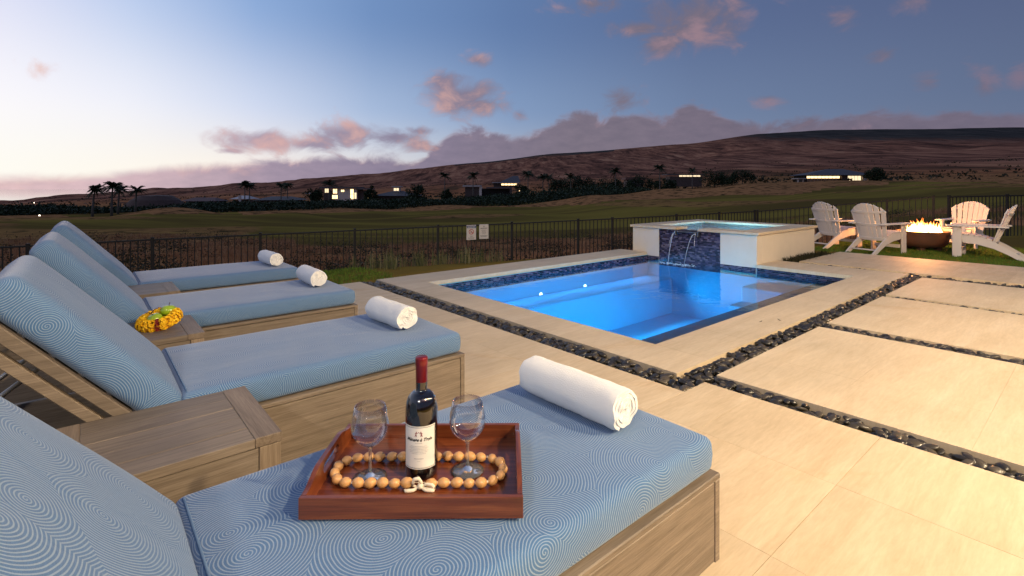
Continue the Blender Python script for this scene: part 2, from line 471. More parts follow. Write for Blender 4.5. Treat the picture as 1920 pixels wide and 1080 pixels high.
def mosaic_mat():
    m, nb = newmat('mosaic_glass_tile')
    ri = nb.n('ShaderNodeNewGeometry').outputs['Random Per Island']
    c = nb.ramp(ri, [(0, (.015, .015, .030)), (.25, (.035, .032, .065)), (.45, (.055, .046, .09)), (.62, (.09, .075, .12)), (.8, (.14, .115, .155)), (.93, (.045, .025, .04)), (1, (.24, .20, .24))], 'CONSTANT')
    p = nb.n('ShaderNodeBsdfPrincipled', {'Base Color': c, 'Roughness': .22, 'Specular IOR Level': .6})
    return finish(m, nb, p.outputs[0])
mosaic = mosaic_mat()
mosaic_grout = plain('mosaic_grout', (.03, .03, .05), .8)
plaster = plain('pool_plaster', (.16, .50, .70), .8, var=.07, scale=1.6)  # broad tone noise paints in the light wisps seen through the water
ledge_dark = plain('pool_ledge_dark', (.045, .05, .075), .6, var=.3, scale=25)

def water_mat(name, bscale, bstr, tint):
    m, nb = newmat(name)
    pos = nb.n('ShaderNodeNewGeometry').outputs['Position']
    v = nb.mapping(pos, rot=(0, 0, -TH), scale=(1, 1, 1))
    h = nb.math('ADD', nb.noise(v, bscale, 3, 0.5, 0.6), nb.math('MULTIPLY', nb.noise(v, bscale * 3.7, 2, 0.5, 0.4), 0.25))
    nrm = bump(nb, h, bstr, 0.02)
    fr = nb.n('ShaderNodeFresnel', {'IOR': 1.33, 'Normal': nrm}).outputs[0]
    gl = nb.n('ShaderNodeBsdfGlossy', {'Color': (1, 1, 1, 1), 'Roughness': 0.035, 'Normal': nrm})
    tr = nb.n('ShaderNodeBsdfTransparent', {'Color': tint})
    mx = nb.n('ShaderNodeMixShader', {0: fr, 1: tr.outputs[0], 2: gl.outputs[0]})
    return finish(m, nb, mx.outputs[0])
water_m = water_mat('pool_water', 2.4, 0.32, (.72, .93, 1.0, 1))
spa_water_m = water_mat('spa_water', 9.0, 0.8, (.8, .95, 1.0, 1))

m, nb = newmat('clear_glass')
lwf = nb.n('ShaderNodeLayerWeight', {'Blend': .5}).outputs['Facing']
fre = nb.math('MULTIPLY_ADD', nb.math('POWER', lwf, 2.2), .95, .065, clamp=True)
gg = nb.n('ShaderNodeBsdfGlossy', {'Color': (.95, .97, 1, 1), 'Roughness': .035})
gt = nb.n('ShaderNodeBsdfTransparent', {'Color': (.975, .98, .985, 1)})
gm = nb.n('ShaderNodeMixShader', {0: fre, 1: gt.outputs[0], 2: gg.outputs[0]})
clear_glass = finish(m, nb, gm.outputs[0])
m, nb = newmat('solid_glass')
sg = nb.n('ShaderNodeBsdfPrincipled', {'Base Color': (1, 1, 1, 1), 'Roughness': .02, 'Transmission Weight': .92, 'IOR': 1.45})
solid_glass = finish(m, nb, sg.outputs[0])
def emit(name, col, s):
    m, nb = newmat(name)
    e = nb.n('ShaderNodeEmission', {'Color': (*col, 1), 'Strength': s})
    return finish(m, nb, e.outputs[0])
lens_m = emit('pool_light_lens', (.75, .92, 1), 6)
window_glow = emit('lit_window', (1.0, .70, .34), 2.6)
window_glow2 = emit('lit_window_pale', (1.0, .80, .5), 1.3)
spark_m = emit('distant_lamp', (1.0, .82, .6), 9)

def leaf_mat(name, c0, c1, c2, rough=.7):
    m, nb = newmat(name)
    ri = nb.n('ShaderNodeNewGeometry').outputs['Random Per Island']
    pos = nb.n('ShaderNodeNewGeometry').outputs['Position']
    n = nb.noise(pos, 0.9, 3, 0.6)
    f = nb.math('ADD', nb.math('MULTIPLY', ri, .6), nb.math('MULTIPLY', n, .5))
    c = nb.ramp(f, [(.15, c0), (.5, c1), (.9, c2)])
    p = nb.n('ShaderNodeBsdfPrincipled', {'Base Color': c, 'Roughness': rough, 'Specular IOR Level': .2})
    return finish(m, nb, p.outputs[0])
leaf_dark = leaf_mat('dark_foliage', (.010, .018, .008), (.022, .035, .014), (.045, .06, .024))
leaf_palm = leaf_mat('palm_frond', (.012, .018, .008), (.03, .038, .015), (.06, .065, .025))
lawn_m = leaf_mat('lawn_grass', (.048, .088, .009), (.085, .145, .015), (.13, .20, .025))
dry_m = leaf_mat('dry_grass_blades', (.14, .055, .028), (.32, .145, .07), (.45, .27, .13))
scrub_m = leaf_mat('scrub_leaves', (.010, .010, .005), (.025, .024, .010), (.05, .045, .018))
trunk_m = plain('bark', (.13, .11, .09), .9, var=.2, scale=3)

# ================================================================== terrain
ROW_R = [22, 40, 60, 90, 130, 200, 350, 800, 2000, 4500, 8000]
TAB = {  # image column: rows of image heights where the ground lies at each distance
    -500: [505, 462, 436, 420, 412, 406, 397, 391, 388, 387, 386],
    0:    [500, 455, 430, 415, 408, 402, 393, 387, 384, 382, 380],
    150:  [492, 450, 427, 412, 404, 397, 387, 379, 373, 370, 369],
    300:  [487, 447, 425, 409, 400, 392, 384, 374, 366, 361, 357],
    450:  [485, 444, 422, 406, 396, 388, 380, 369, 358, 350, 345],
    680:  [482, 441, 418, 401, 391, 382, 374, 362, 347, 335, 327],
    900:  [480, 438, 413, 396, 386, 377, 369, 353, 335, 317, 304],
    1040: [478, 434, 408, 391, 381, 371, 362, 346, 326, 303, 288],
    1280: [472, 426, 399, 380, 368, 357, 347, 336, 316, 290, 270],
    1430: [464, 416, 391, 372, 357, 346, 339, 328, 306, 273, 250],
    1565: [450, 404, 383, 366, 350, 342, 336, 324, 302, 268, 242],
    1767: [430, 392, 374, 358, 347, 340, 334, 320, 297, 266, 241],
    1920: [422, 386, 369, 354, 345, 338, 332, 316, 293, 263, 238],
    2500: [410, 380, 362, 350, 343, 336, 328, 312, 286, 254, 232],
}
KX = sorted(TAB)
KA = [math.atan((x - 960) / FX) for x in KX]
def T(x, y):
    r = math.hypot(x, y)
    a = math.atan2(x, y)
    ac = max(KA[0], min(KA[-1], a))
    for i in range(len(KA) - 1):
        if ac <= KA[i + 1]: break
    f = (ac - KA[i]) / (KA[i + 1] - KA[i])
    f = f * f * (3 - 2 * f) * .5 + f * .5
    lr = math.log(max(ROW_R[0], min(ROW_R[-1], r)))
    for j in range(len(ROW_R) - 1):
        if lr <= math.log(ROW_R[j + 1]): break
    g = (lr - math.log(ROW_R[j])) / (math.log(ROW_R[j + 1]) - math.log(ROW_R[j]))
    def s(k, j): return TAB[KX[k]][j]
    top = s(i, j) * (1 - f) + s(i + 1, j) * f
    bot = s(i, j + 1) * (1 - f) + s(i + 1, j + 1) * f
    py = top * (1 - g) + bot * g
    D = max(22.0, min(r, 8000)) * max(.45, math.cos(ac))
    z = 1.2 - (py - 352) / FX * D
    # mounds of rough grass beside the fairways
    for (mx, mr, mh, wa, wr) in ((1230, 126, 2.3, .17, 15), (1110, 112, 1.0, .06, 12), (330, 100, 1.3, .07, 10), (1420, 120, .9, .07, 12), (700, 96, .8, .05, 7), (560, 90, .6, .06, 7)):
        da = (a - math.atan((mx - 960) / FX)) / wa
        dr = (r - mr) / wr
        z += mh * math.exp(-da * da * 1.2 - dr * dr)
    # small relief
    if r > 34:
        k = min(1, (r - 34) / 40)
        n = noise.noise(Vector((x / 17, y / 17, 1.3)))
        z += k * n * 0.95
    if r > 400:
        n = noise.fractal(Vector((x / 900, y / 900, 5.1)), 0.9, 2.1, 5)
        edge = min(1, (8200 - r) / 3000) if r > 5200 else 1
        z += n * min(75, r * 0.011) * max(0.12, edge)
    return z
FENCE = [(-13.5, None)]
def fence_pt(tt): return (.927 * tt, 12.3 + .374 * tt)
FTOP = [(-14, .10), (-9.15, .19), (-7.3, .234), (-5.49, .262), (-3.66, .29), (-1.83, .32), (0, .345), (2.4, .385), (4.7, .43), (7.88, .50), (9, .52)]
def lerp_tab(tab, v):
    if v <= tab[0][0]: return tab[0][1]
    for (x0, y0), (x1, y1) in zip(tab, tab[1:]):
        if v <= x1: return y0 + (y1 - y0) * (v - x0) / (x1 - x0)
    return tab[-1][1]
def sm(v, lo, hi):
    k = max(0, min(1, (v - lo) / (hi - lo)))
    return k * k * (3 - 2 * k)
POST2A, POST2B, POST3 = (7.36, 15.3), (10.4, 12.5), (16.0, 13.6)
def yard_z(x, y):
    """height of the ground near the yard"""
    a, b = toab(x, y)
    base = -0.085 if (a < 6.19 and b < 10.83 and a > -30) else -0.03
    if a > 6.19 or b > 10.83:
        base = -0.03
    # distance outside the lawn towards the fence
    tt = x * .927 + (y - 12.3) * .374
    fx, fy = fence_pt(tt)
    s = (y - 12.3) * .927 - x * .374      # >0 beyond the fence
    zf = lerp_tab(FTOP, tt) - 1.22
    if tt > 7.5:
        # right-hand run
        zf = zf + (-.28 - zf) * sm(tt, 7.5, 12)
        s = min(s, 0) if False else s
    z = base
    if s > -3.6:
        z = base + (zf - base) * sm(s, -3.6, -0.3)
    if s > 0:
        z = zf + (T(x, y) - zf) * sm(s, 0, 9)
    if a > 6.19:
        z2 = base + (zf - base) * sm(a, 7.3, 9.6)
        z = min(z, z2) if s < 0 else z
    return z

def ground_mat():
    m, nb = newmat('ground')
    at = nb.n('ShaderNodeAttribute', attribute_name='cover')
    s3 = nb.n('ShaderNodeSeparateColor', {0: at.outputs['Color']})
    pos = nb.n('ShaderNodeNewGeometry').outputs['Position']
    n = nb.noise(pos, 0.6, 6, .65)
    nf = nb.noise(pos, 5.0, 5, .7)
    nbig = nb.noise(nb.mapping(pos, scale=(3.2, .5, 2.2)), 0.0035, 10, .74, 0.2)
    nst = nb.noise(nb.mapping(pos, rot=(0, 0, .4), scale=(.014, .0016, .012)), 1.0, 8, .74, 0.3)
    green = nb.mix(nb.smooth(nb.noise(nb.mapping(pos, rot=(0, 0, -.35), scale=(.012, .075, .02)), 1.0, 4, .55, .8), .38, .62), (.135, .088, .026, 1), (.25, .175, .036, 1))
    dry = nb.mix(nf, (.26, .095, .038, 1), (.56, .27, .105, 1))
    dry = nb.mix(nb.smooth(n, .46, .66), dry, (.06, .042, .018, 1))
    hill = nb.ramp(nb.math('ADD', nb.math('MULTIPLY', nbig, .55), nb.math('MULTIPLY', nst, .45)), [(.42, (.085, .042, .030)), (.48, (.21, .088, .055)), (.54, (.36, .152, .088)), (.61, (.50, .245, .135))])
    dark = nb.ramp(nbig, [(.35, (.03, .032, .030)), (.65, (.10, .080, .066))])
    dist_ = nb.n('ShaderNodeVectorMath', {0: pos}, operation='LENGTH').outputs[1]
    rusty = nb.ramp(nbig, [(.40, (.10, .06, .03)), (.50, (.33, .125, .055)), (.60, (.52, .22, .09))])
    hill = nb.mix(nb.smooth(dist_, 1500, 500), hill, rusty)
    c = nb.mix(nb.smooth(nb.math('MULTIPLY_ADD', nb.math('SUBTRACT', n, .5), .35, s3.outputs[0]), .4, .6), green, dry)
    c = nb.mix(nb.math('ADD', s3.outputs[1], 0.0, clamp=True), c, hill)
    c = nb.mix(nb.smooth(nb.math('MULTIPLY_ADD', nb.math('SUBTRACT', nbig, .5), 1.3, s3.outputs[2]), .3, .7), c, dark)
    p = nb.n('ShaderNodeBsdfPrincipled', {'Base Color': c, 'Roughness': 1.0, 'Specular IOR Level': 0.0, 'Normal': bump(nb, nf, .5, .05)})
    return finish(m, nb, p.outputs[0])
ground_m = ground_mat()

def proj(x, y, z):
    if y < .1: return (9999, 9999)
    return (960 + FX * x / y, 352 + FX * (1.2 - z) / y)
def cover(x, y, z):
    """red: dry grass rather than turf, green: far hillside, blue: dark upland"""
    r = math.hypot(x, y)
    a, b = toab(x, y)
    s = (y - 12.3) * .927 - x * .374
    dry = 0.0
    if s > -2.2 + .8 * noise.noise(Vector((x * .6, y * .6, 0))):
        lim = 30 + 10 * noise.noise(Vector((x / 14, y / 14, 7)))
        ang = math.degrees(math.atan2(x, y))
        lim = lim if ang < 20 else lim - 8
        if r < lim: dry = 1.0
        elif r < lim + 3: dry = .6
    if a > 8.4 and r < 30: dry = 1
    if 34 < r < 130 and not dry:
        k = noise.noise(Vector((x / 17, y / 17, 1.3)))
        dry = .52 * sm(k, .02, .35)
    if r > 105:
        k = noise.noise(Vector((x / 45, y / 45, 3)))
        if k > -.05 or r > 170: dry = 1
    for (mx, mr, wa, wr) in ((1230, 122, .2, 17), (1110, 112, .06, 12), (330, 100, .09, 9), (1430, 120, .09, 10)):
        da = (math.atan2(x, y) - math.atan((mx - 960) / FX)) / wa
        dr = (r - mr) / wr
        if da * da + dr * dr < 1: dry = 1
    hill = sm(r, 260, 600)
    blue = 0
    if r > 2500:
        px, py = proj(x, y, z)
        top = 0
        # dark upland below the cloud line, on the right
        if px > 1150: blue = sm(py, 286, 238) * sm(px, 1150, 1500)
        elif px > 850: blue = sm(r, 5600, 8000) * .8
    return (dry, hill, blue, 1)

def add_cover(o):
    me = o.data
    ca = me.color_attributes.new('cover', 'FLOAT_COLOR', 'POINT')
    for i, v in enumerate(me.vertices):
        ca.data[i].color = cover(v.co.x, v.co.y, v.co.z)

# far terrain, rings around the yard
angs = [math.radians(d) for d in list(range(-180, -64, 6))] + [math.radians(-62 + 124 * i / 330) for i in range(331)] + [math.radians(d) for d in range(66, 180, 6)]
rads = [21.5]
while rads[-1] < 9500:
    rads.append(rads[-1] * (1.032 if rads[-1] < 300 else 1.045))
vs, fs = [], []
for r in rads:
    for a in angs:
        x, y = r * math.sin(a), r * math.cos(a)
        z = T(x, y)
        if r > 8000:
            z = T(8000 * math.sin(a), 8000 * math.cos(a)) - (r - 8000) * .35
        if r < 24: z -= .3 * (24 - r) / 2.5
        vs.append((x, y, z))
na = len(angs)
for i in range(len(rads) - 1):
    for j in range(na):
        j2 = (j + 1) % na
        fs.append((i * na + j, i * na + j2, (i + 1) * na + j2, (i + 1) * na + j))
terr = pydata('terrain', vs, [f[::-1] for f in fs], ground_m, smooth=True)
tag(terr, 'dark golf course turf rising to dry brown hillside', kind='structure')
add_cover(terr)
# near ground, leaving the pool and spa open
def frange(a, b, s):
    out = []
    v = a
    while v < b - 1e-6:
        out.append(v); v += s
    out.append(b)
    return out
As = frange(-21, -2, 1.0) + frange(-1.5, 2.0, .5)[:-1] + [2.0] + [5.8] + frange(6.19, 6.21, .02) + frange(6.6, 12, .4) + frange(13, 34, 1.0)
Bs = frange(-22, -2, 1.0) + frange(-1.5, 3.0, .5) + [3.1, 7.9, 8.1, 10.4] + [10.82, 10.84] + frange(11.2, 16, .4) + frange(17, 32, 1.0)
As = sorted(set(round(v, 3) for v in As + [3.62, 5.9, 2.6, 3.1, 4.2, 4.8])); Bs = sorted(set(round(v, 3) for v in Bs + [3.5, 4, 4.5, 5, 5.5, 6, 6.5, 7, 7.5, 8.6, 9.2, 9.8]))
vs, fs = [], []
for b in Bs:
    for a in As:
        p = W(a, b)
        vs.append((p.x, p.y, yard_z(p.x, p.y)))
for i in range(len(Bs) - 1):
    for j in range(len(As) - 1):
        cb, ca_ = (Bs[i] + Bs[i + 1]) / 2, (As[j] + As[j + 1]) / 2
        if 2.0 < ca_ < 5.8 and 3.1 < cb < 8.1: continue
        if 3.6 < ca_ < 5.91 and 8.0 < cb < 10.42: continue
        c = W(ca_, cb)
        if c.length > 27: continue
        n_ = len(As)
        fs.append((i * n_ + j, (i + 1) * n_ + j, (i + 1) * n_ + j + 1, i * n_ + j + 1))
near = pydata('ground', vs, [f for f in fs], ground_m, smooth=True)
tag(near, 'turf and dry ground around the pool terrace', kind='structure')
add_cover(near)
# sea
def sea_mat():
    m, nb = newmat('sea_water')
    pos = nb.n('ShaderNodeNewGeometry').outputs['Position']
    p = nb.n('ShaderNodeBsdfPrincipled', {'Base Color': (.25, .20, .22, 1), 'Roughness': .04, 'Specular IOR Level': 1.0, 'Normal': bump(nb, nb.noise(pos, .01, 4, .6), .05, 1)})
    return finish(m, nb, p.outputs[0])
bm = bmesh.new()
bmesh.ops.create_circle(bm, cap_ends=True, segments=96, radius=70000)
o = obj('sea', bm, sea_mat(), loc=(0, 0, -168))
tag(o, 'calm pink sea on the left horizon', kind='structure')

# ================================================================== paving
def tilesheet(name, label, cells, mat, thick=.05, gap=.0009, z=0.0, tname='tile', parent=None):
    """a bed with one object per tile; cells are (a0, a1, b0, b1)"""
    amin = min(c[0] for c in cells); amax = max(c[1] for c in cells)
    bmin = min(c[2] for c in cells); bmax = max(c[3] for c in cells)
    bm = bmesh.new()
    for (a0, a1, b0, b1) in cells:
        box(bm, b0 + .004 - bmin, b1 - .004 - bmin, a0 + .004 - amin, a1 - .004 - amin, -thick + .003, -.004)
    # joint filling between neighbours
    root = obj(name, bm, grout, parent, loc=W(amin, bmin, z), rz=TH)
    tag(root, label, kind='structure')
    cache = {}
    for (a0, a1, b0, b1) in cells:
        key = (round(a1 - a0, 3), round(b1 - b0, 3))
        if key not in cache:
            bm = bmesh.new()
            box(bm, -key[1] / 2 + gap, key[1] / 2 - gap, -key[0] / 2 + gap, key[0] / 2 - gap, -thick, 0)
            me = bpy.data.meshes.new(tname)
            bm.to_mesh(me); bm.free()
            me.materials.append(mat)
            cache[key] = me
        t_ = bpy.data.objects.new(tname, cache[key])
        t_.location = ((b0 + b1) / 2 - bmin, (a0 + a1) / 2 - amin, R.uniform(-.0006, .0006))
        link(t_, root)
    return root
S_ = .61
cells = []
edges_a = [-1.725, -1.115, -.505, .105, .715, 1.325, 1.62, 1.935, 2.545, 3.155, 3.765, 4.375, 4.985, 5.595, 6.19]
edges_b = [2.93 - S_ * k for k in range(8, -1, -1)]
for i in range(len(edges_a) - 1):
    for j in range(len(edges_b) - 1):
        b1 = edges_b[j + 1]
        if edges_a[i] >= 1.61 and j == len(edges_b) - 2: b1 = 2.70
        cells.append((edges_a[i], edges_a[i + 1], edges_b[j], b1))
tilesheet('patio', 'cream travertine patio under the loungers', cells, travertine)
ea = [1.63 - S_ * k for k in range(0, 7)]
for k, (b0, b1, lab) in enumerate([(3.095, 4.86, 'largest and nearest pale travertine stepping slab beside the pool'), (5.05, 6.755, 'middle pale travertine stepping slab between two pebble strips'), (6.885, 8.56, 'farthest pale travertine stepping slab before the far paving')]):
    cs = []
    eb = [b0 + (b1 - b0) * q / 3 for q in range(4)]
    for i in range(len(ea) - 1):
        for j in range(3):
            cs.append((ea[i + 1], ea[i], eb[j], eb[j + 1]))
    tilesheet('stepping_slab', lab, cs, travertine_plain, gap=.0004)
cs = []
for (a0, a1) in [(3.28 - .61 * k - .61, 3.28 - .61 * k) for k in range(0, 11)]:
    for (b0, b1) in [(8.92, 9.53), (9.53, 10.14), (10.14, 10.83)]:
        cs.append((a0, a1, b0, b1))
tilesheet('far_patio', 'grey-cream paving between the pool and the lawn', cs, travertine)
# coping round the pool
cs = []
def split(v0, v1, n): return [(v0 + (v1 - v0) * k / n, v0 + (v1 - v0) * (k + 1) / n) for k in range(n)]
for (a0, a1) in split(1.812, 6.2, 7): cs.append((a0, a1, 2.93, 3.35))
for (b0, b1) in split(3.35, 8.0, 7):
    cs.append((1.812, 2.255, b0, b1))
for (b0, b1) in split(3.35, 8.045, 7):
    cs.append((5.6, 6.2, b0, b1))
for (a0, a1) in split(1.812, 3.575, 3):
    cs.append((a0, a1, 8.0, 8.38)); cs.append((a0, a1, 8.38, 8.76))
tilesheet('pool_coping', 'pale stone coping around the pool edge', cs, travertine_plain, gap=.0005, tname='coping_tile')

# ------------------------------------------------------------------ pebbles in the trenches
peb_meshes = []
for k in range(6):
    bm = bmesh.new()
    bmesh.ops.create_icosphere(bm, subdivisions=2, radius=1.0)
    for v in bm.verts:
        n = noise.noise(v.co * .9 + Vector((k * 5, 0, 0)))
        v.co = v.co * (1 + .22 * n)
    me = bpy.data.meshes.new('pebble')
    bm.to_mesh(me); bm.free()
    for p in me.polygons: p.use_smooth = True
    me.materials.append(pebble_m)
    peb_meshes.append(me)
strips = [(1.64, 6.18, 2.715, 2.915, 1.0), (1.645, 1.80, 2.93, 8.74, 1.05), (-2.0, 1.62, 2.945, 3.08, 1.0), (-2.0, 1.62, 4.875, 5.035, .95), (-2.0, 1.62, 6.77, 6.87, .8), (-3.0, 1.8, 8.60, 8.88, .85), (1.8, 3.25, 8.79, 8.89, .6)]
P_ = []
for (a0, a1, b0, b1, f) in strips:
    for layer in range(2):
        st = .034 if b0 in (2.945, 4.875) else .040
        na_ = max(1, int((a1 - a0) / st)); nb_ = max(1, int(round((b1 - b0) / st)))
        
        for i in range(na_):
            for j in range(nb_):
                if layer == 1 and R.random() < .42: continue
                if b0 == 8.60 and layer == 1 and R.random() < .5: continue
                a = a0 + (i + .5 + R.uniform(-.3, .3)) * (a1 - a0) / na_
                b = b0 + (j + .5 + R.uniform(-.22, .22)) * (b1 - b0) / nb_
                sz = R.uniform(.018, .033)
                a = min(max(a, a0 + sz * .8), a1 - sz * .8) if a1 - a0 < .3 else a
                b = min(max(b, b0 + sz * .8), b1 - sz * .8) if b1 - b0 < .3 else b
                z = -.046 + layer * .026 * f + R.uniform(-.006, .008)
                P_.append((W(a, b, z), sz, (R.uniform(-.5, .5), R.uniform(-.5, .5), R.uniform(0, PI)), (R.uniform(1.0, 1.5), R.uniform(.75, 1), R.uniform(.45, .7)), R.randrange(6)))
def in_view(p):
    px, py = proj(p.x, p.y, p.z)
    return -20 < px < 1940 and 0 < py < 1100
P_.sort(key=lambda q: q[0].length if in_view(q[0]) else 100 + q[0].length)
bed = bmesh.new()
for (a0, a1, b0, b1, f) in strips:
    box(bed, b0 - .03, b1 + .03, a0 - .03, a1 + .03, -.084, -.072 + R.uniform(-.002, .002))
pt = obj('pebble_trench', bed, soil, rz=TH)
tag(pt, 'narrow trenches of loose black pebbles around the pool and slabs', kind='structure')
inv = Matrix.Rotation(-TH, 4, 'Z')
for (p, sz, ro, scl, k) in P_[:300]:
    o = bpy.data.objects.new('pebble', peb_meshes[k])
    o.location = inv @ p
    o.rotation_euler = ro
    o.scale = (sz * scl[0], sz * scl[1], sz * scl[2])
    link(o, pt)
vs, fs = [], []
from mathutils import Euler
for (p, sz, ro, scl, k) in P_[300:]:
    if not (p.y > .2): continue
    m = Matrix.Translation(inv @ p) @ Euler(ro).to_matrix().to_4x4() @ Matrix.Diagonal((sz * scl[0], sz * scl[1], sz * scl[2], 1))
    me = peb_meshes[k]
    o0 = len(vs)
    vs += [m @ v.co for v in me.vertices]
    fs += [tuple(i + o0 for i in pl.vertices) for pl in me.polygons]
o = pydata('pebbles', vs, fs, pebble_m, pt, smooth=True)
o['kind'] = 'stuff'

# ================================================================== pool
WZ = -.12
bm = bmesh.new()
def slabq(bm, b0, b1, a0, a1, z0, z1): return box(bm, b0, b1, a0, a1, z0, z1)
A0, A1, B0, B1 = 2.275, 5.585, 3.365, 8.05
slabq(bm, B0 - .2, B1 + .2, A0 - .2, A1 + .2, -1.25, -1.05)
slabq(bm, B0 - .2, B0, A0 - .2, A1 + .2, -1.05, -.052)
slabq(bm, B1, B1 + .19, A0 - .2, 3.6, -1.05, -.052)
slabq(bm, B1, B1 + .19, 3.6, A1 + .2, -1.05, -.21)
slabq(bm, B0, B1, A0 - .2, A0, -1.05, -.052)
slabq(bm, B0, B1, A1, A1 + .2, -1.05, -.052)
pool = obj('pool_basin', bm, plaster, rz=TH)
tag(pool, 'rectangular swimming pool basin glowing blue', kind='structure')
boxobj('bench', (B0, B1, 5.06, A1, -1.05, -.42), plaster, pool, bev=.02)
for (z, b) in ((-.30, 7.62), (-.52, 7.24), (-.76, 6.86)):
    boxobj('step', (b, B1, 2.755, 3.62, -1.05, z), plaster, pool, bev=.012)
boxobj('ledge', (B0, B1, A0, 2.745, -1.05, -.175), ledge_dark, pool, bev=.006)  # dark band just under water along the right wall
def mosaic_wall(name, parent, u0, u1, z0, z1, plane, axis, sign, rz=None):
    """axis 'b': wall runs along b at a=plane facing sign*a; axis 'a': runs along a at b=plane facing sign*b"""
    vs, fs = [], []
    z = z0
    rw = .0245
    row = 0
    def P(u, d, z):
        return (u, plane + sign * d, z) if axis == 'b' else (plane + sign * d, u, z)
    while z < z1 - .006:
        zt = min(z + rw - .0028, z1)
        u = u0 - R.uniform(0, .05)
        while u < u1:
            L = R.choice((.036, .05, .05, .072))
            ua, ub = max(u, u0), min(u + L - .0028, u1)
            if ub - ua > .004:
                d = R.uniform(.005, .009)
                o0 = len(vs)
                vs += [P(ua, 0, z), P(ub, 0, z), P(ub, 0, zt), P(ua, 0, zt), P(ua, d, z), P(ub, d, z), P(ub, d, zt), P(ua, d, zt)]
                fs += [(o0 + 4, o0 + 5, o0 + 6, o0 + 7), (o0, o0 + 1, o0 + 5, o0 + 4), (o0 + 1, o0 + 2, o0 + 6, o0 + 5), (o0 + 2, o0 + 3, o0 + 7, o0 + 6), (o0 + 3, o0, o0 + 4, o0 + 7)]
            u += L
        z += rw
        row += 1
    o = pydata(name, vs, fs, mosaic, parent, rz=rz)
    bm = bmesh.new(); bm.from_mesh(o.data); bmesh.ops.recalc_face_normals(bm, faces=bm.faces); bm.to_mesh(o.data); bm.free()
    o['kind'] = 'stuff'
    return o
mosaic_wall('mosaic_band', pool, B0, B1, -.20, -.053, A1 - .002, 'b', -1)
mosaic_wall('mosaic_band', pool, B0, B1, -.20, -.053, A0 + .002, 'b', 1)
mosaic_wall('mosaic_band', pool, A0, A1, -.20, -.053, B0 + .002, 'a', 1)
mosaic_wall('mosaic_band', pool, A0, 3.57, -.20, -.053, B1 - .002, 'a', -1)
for (b, a, z, ax) in ((4.35, A1 - .004, -.42, 'b'), (5.3, A1 - .004, -.42, 'b'), (6.3, A1 - .004, -.42, 'b'), (B1 - .004, 3.3, -.42, 'a')):
    bm = bmesh.new()
    bmesh.ops.create_uvsphere(bm, u_segments=16, v_segments=8, radius=.03)
    for v in bm.verts:
        if ax == 'b': v.co.y *= .3
        else: v.co.x *= .3
    obj('pool_light', bm, lens_m, pool, loc=(b, a, z), smooth=True)
# water sheet (fine grid for gentle shape)
bm = bmesh.new()
for (x0, x1, y0, y1) in ((B0 - .01, B1 + .005, A0 - .01, A1 + .01),):
    vv = [bm.verts.new(p) for p in ((x0, y0, WZ), (x1, y0, WZ), (x1, y1, WZ), (x0, y1, WZ))]
    bm.faces.new(vv)
o = obj('pool_water', bm, water_m, rz=TH)
tag(o, 'still blue lit pool water', kind='structure')

# ================================================================== spa
spa = empty('spa', W(3.575, 8.05, 0), TH)
tag(spa, 'raised cream spa with dark blue mosaic panel and spillway above the pool', 'spa')
SA, SB = 2.345, 2.39       # size along a (y) and b (x)
def sp_box(name, dims, mat, bev=0.004, parent=spa): return boxobj(name, dims, mat, parent, bev=bev)
TP = .452
sp_box('wall', (0, .2, 0, .6, -.19, TP), stucco)
sp_box('wall', (0, .2, 1.77, SA, -.19, TP), stucco)
sp_box('wall', (0.012, .2, .602, 1.768, -.6, TP), mosaic_grout, 0)
sp_box('wall', (.202, SB, 0, .2, -.3, TP), stucco)
sp_box('wall', (.202, SB, SA - .2, SA, -.9, TP), stucco)
sp_box('wall', (SB - .2, SB, .202, SA - .202, -.9, TP), stucco)
sp_box('basin_floor', (.19, SB - .19, .19, SA - .19, -.45, -.35), plaster, 0)
for d in ((.2, .215, .2, SA - .2, -.35, .3), (SB - .215, SB - .2, .2, SA - .2, -.35, .3), (.215, SB - .215, .2, .215, -.35, .3), (.215, SB - .215, SA - .215, SA - .2, -.35, .3)):
    sp_box('basin_wall', d, plaster, 0)
mosaic_wall('mosaic_panel', spa, .604, 1.766, -.35, .448, .011, 'a', -1)
mosaic_wall('mosaic_band', spa, 0.02, .6, -.155, -.055, .002, 'a', -1)
mosaic_wall('mosaic_band', spa, 1.77, SA - .33, -.155, -.055, .002, 'a', -1)
mosaic_wall('mosaic_band', spa, .22, SB - .22, .30, .446, SA - .201, 'b', -1)
mosaic_wall('mosaic_band', spa, .22, SA - .22, .30, .446, SB - .201, 'a', -1)
mosaic_wall('mosaic_band', spa, .22, SB - .22, .30, .446, .201, 'b', 1)
OV, CW, CT2 = .04, .34, .497
for d in ((-OV, CW, -OV, .985, TP + .002, CT2), (-OV, CW, 1.395, SA + OV, TP + .002, CT2), (CW + .001, SB - CW, -OV, CW, TP + .002, CT2), (CW + .001, SB - CW, SA - CW, SA + OV, TP + .002, CT2), (SB - CW + .001, SB + OV, -OV, SA + OV, TP + .002, CT2)):
    sp_box('coping_slab', d, travertine_plain)
steel = plain('brushed_steel', (.30, .32, .33), .3, metal=.9, var=.05)
sp_box('spillway_lip', (-.085, CW, .987, 1.393, .425, .436), steel, .002)
sp_box('spillway_cheek', (-.05, .012, .975, .986, .36, .452), steel, 0.001)
sp_box('spillway_cheek', (-.05, .012, 1.394, 1.405, .36, .452), steel, 0.001)
bm = bmesh.new()
vv = [bm.verts.new(p) for p in ((.2, .2, .445), (SB - .2, .2, .445), (SB - .2, SA - .2, .445), (.2, SA - .2, .445))]
bm.faces.new(vv)
obj('water_surface', bm, spa_water_m, spa)
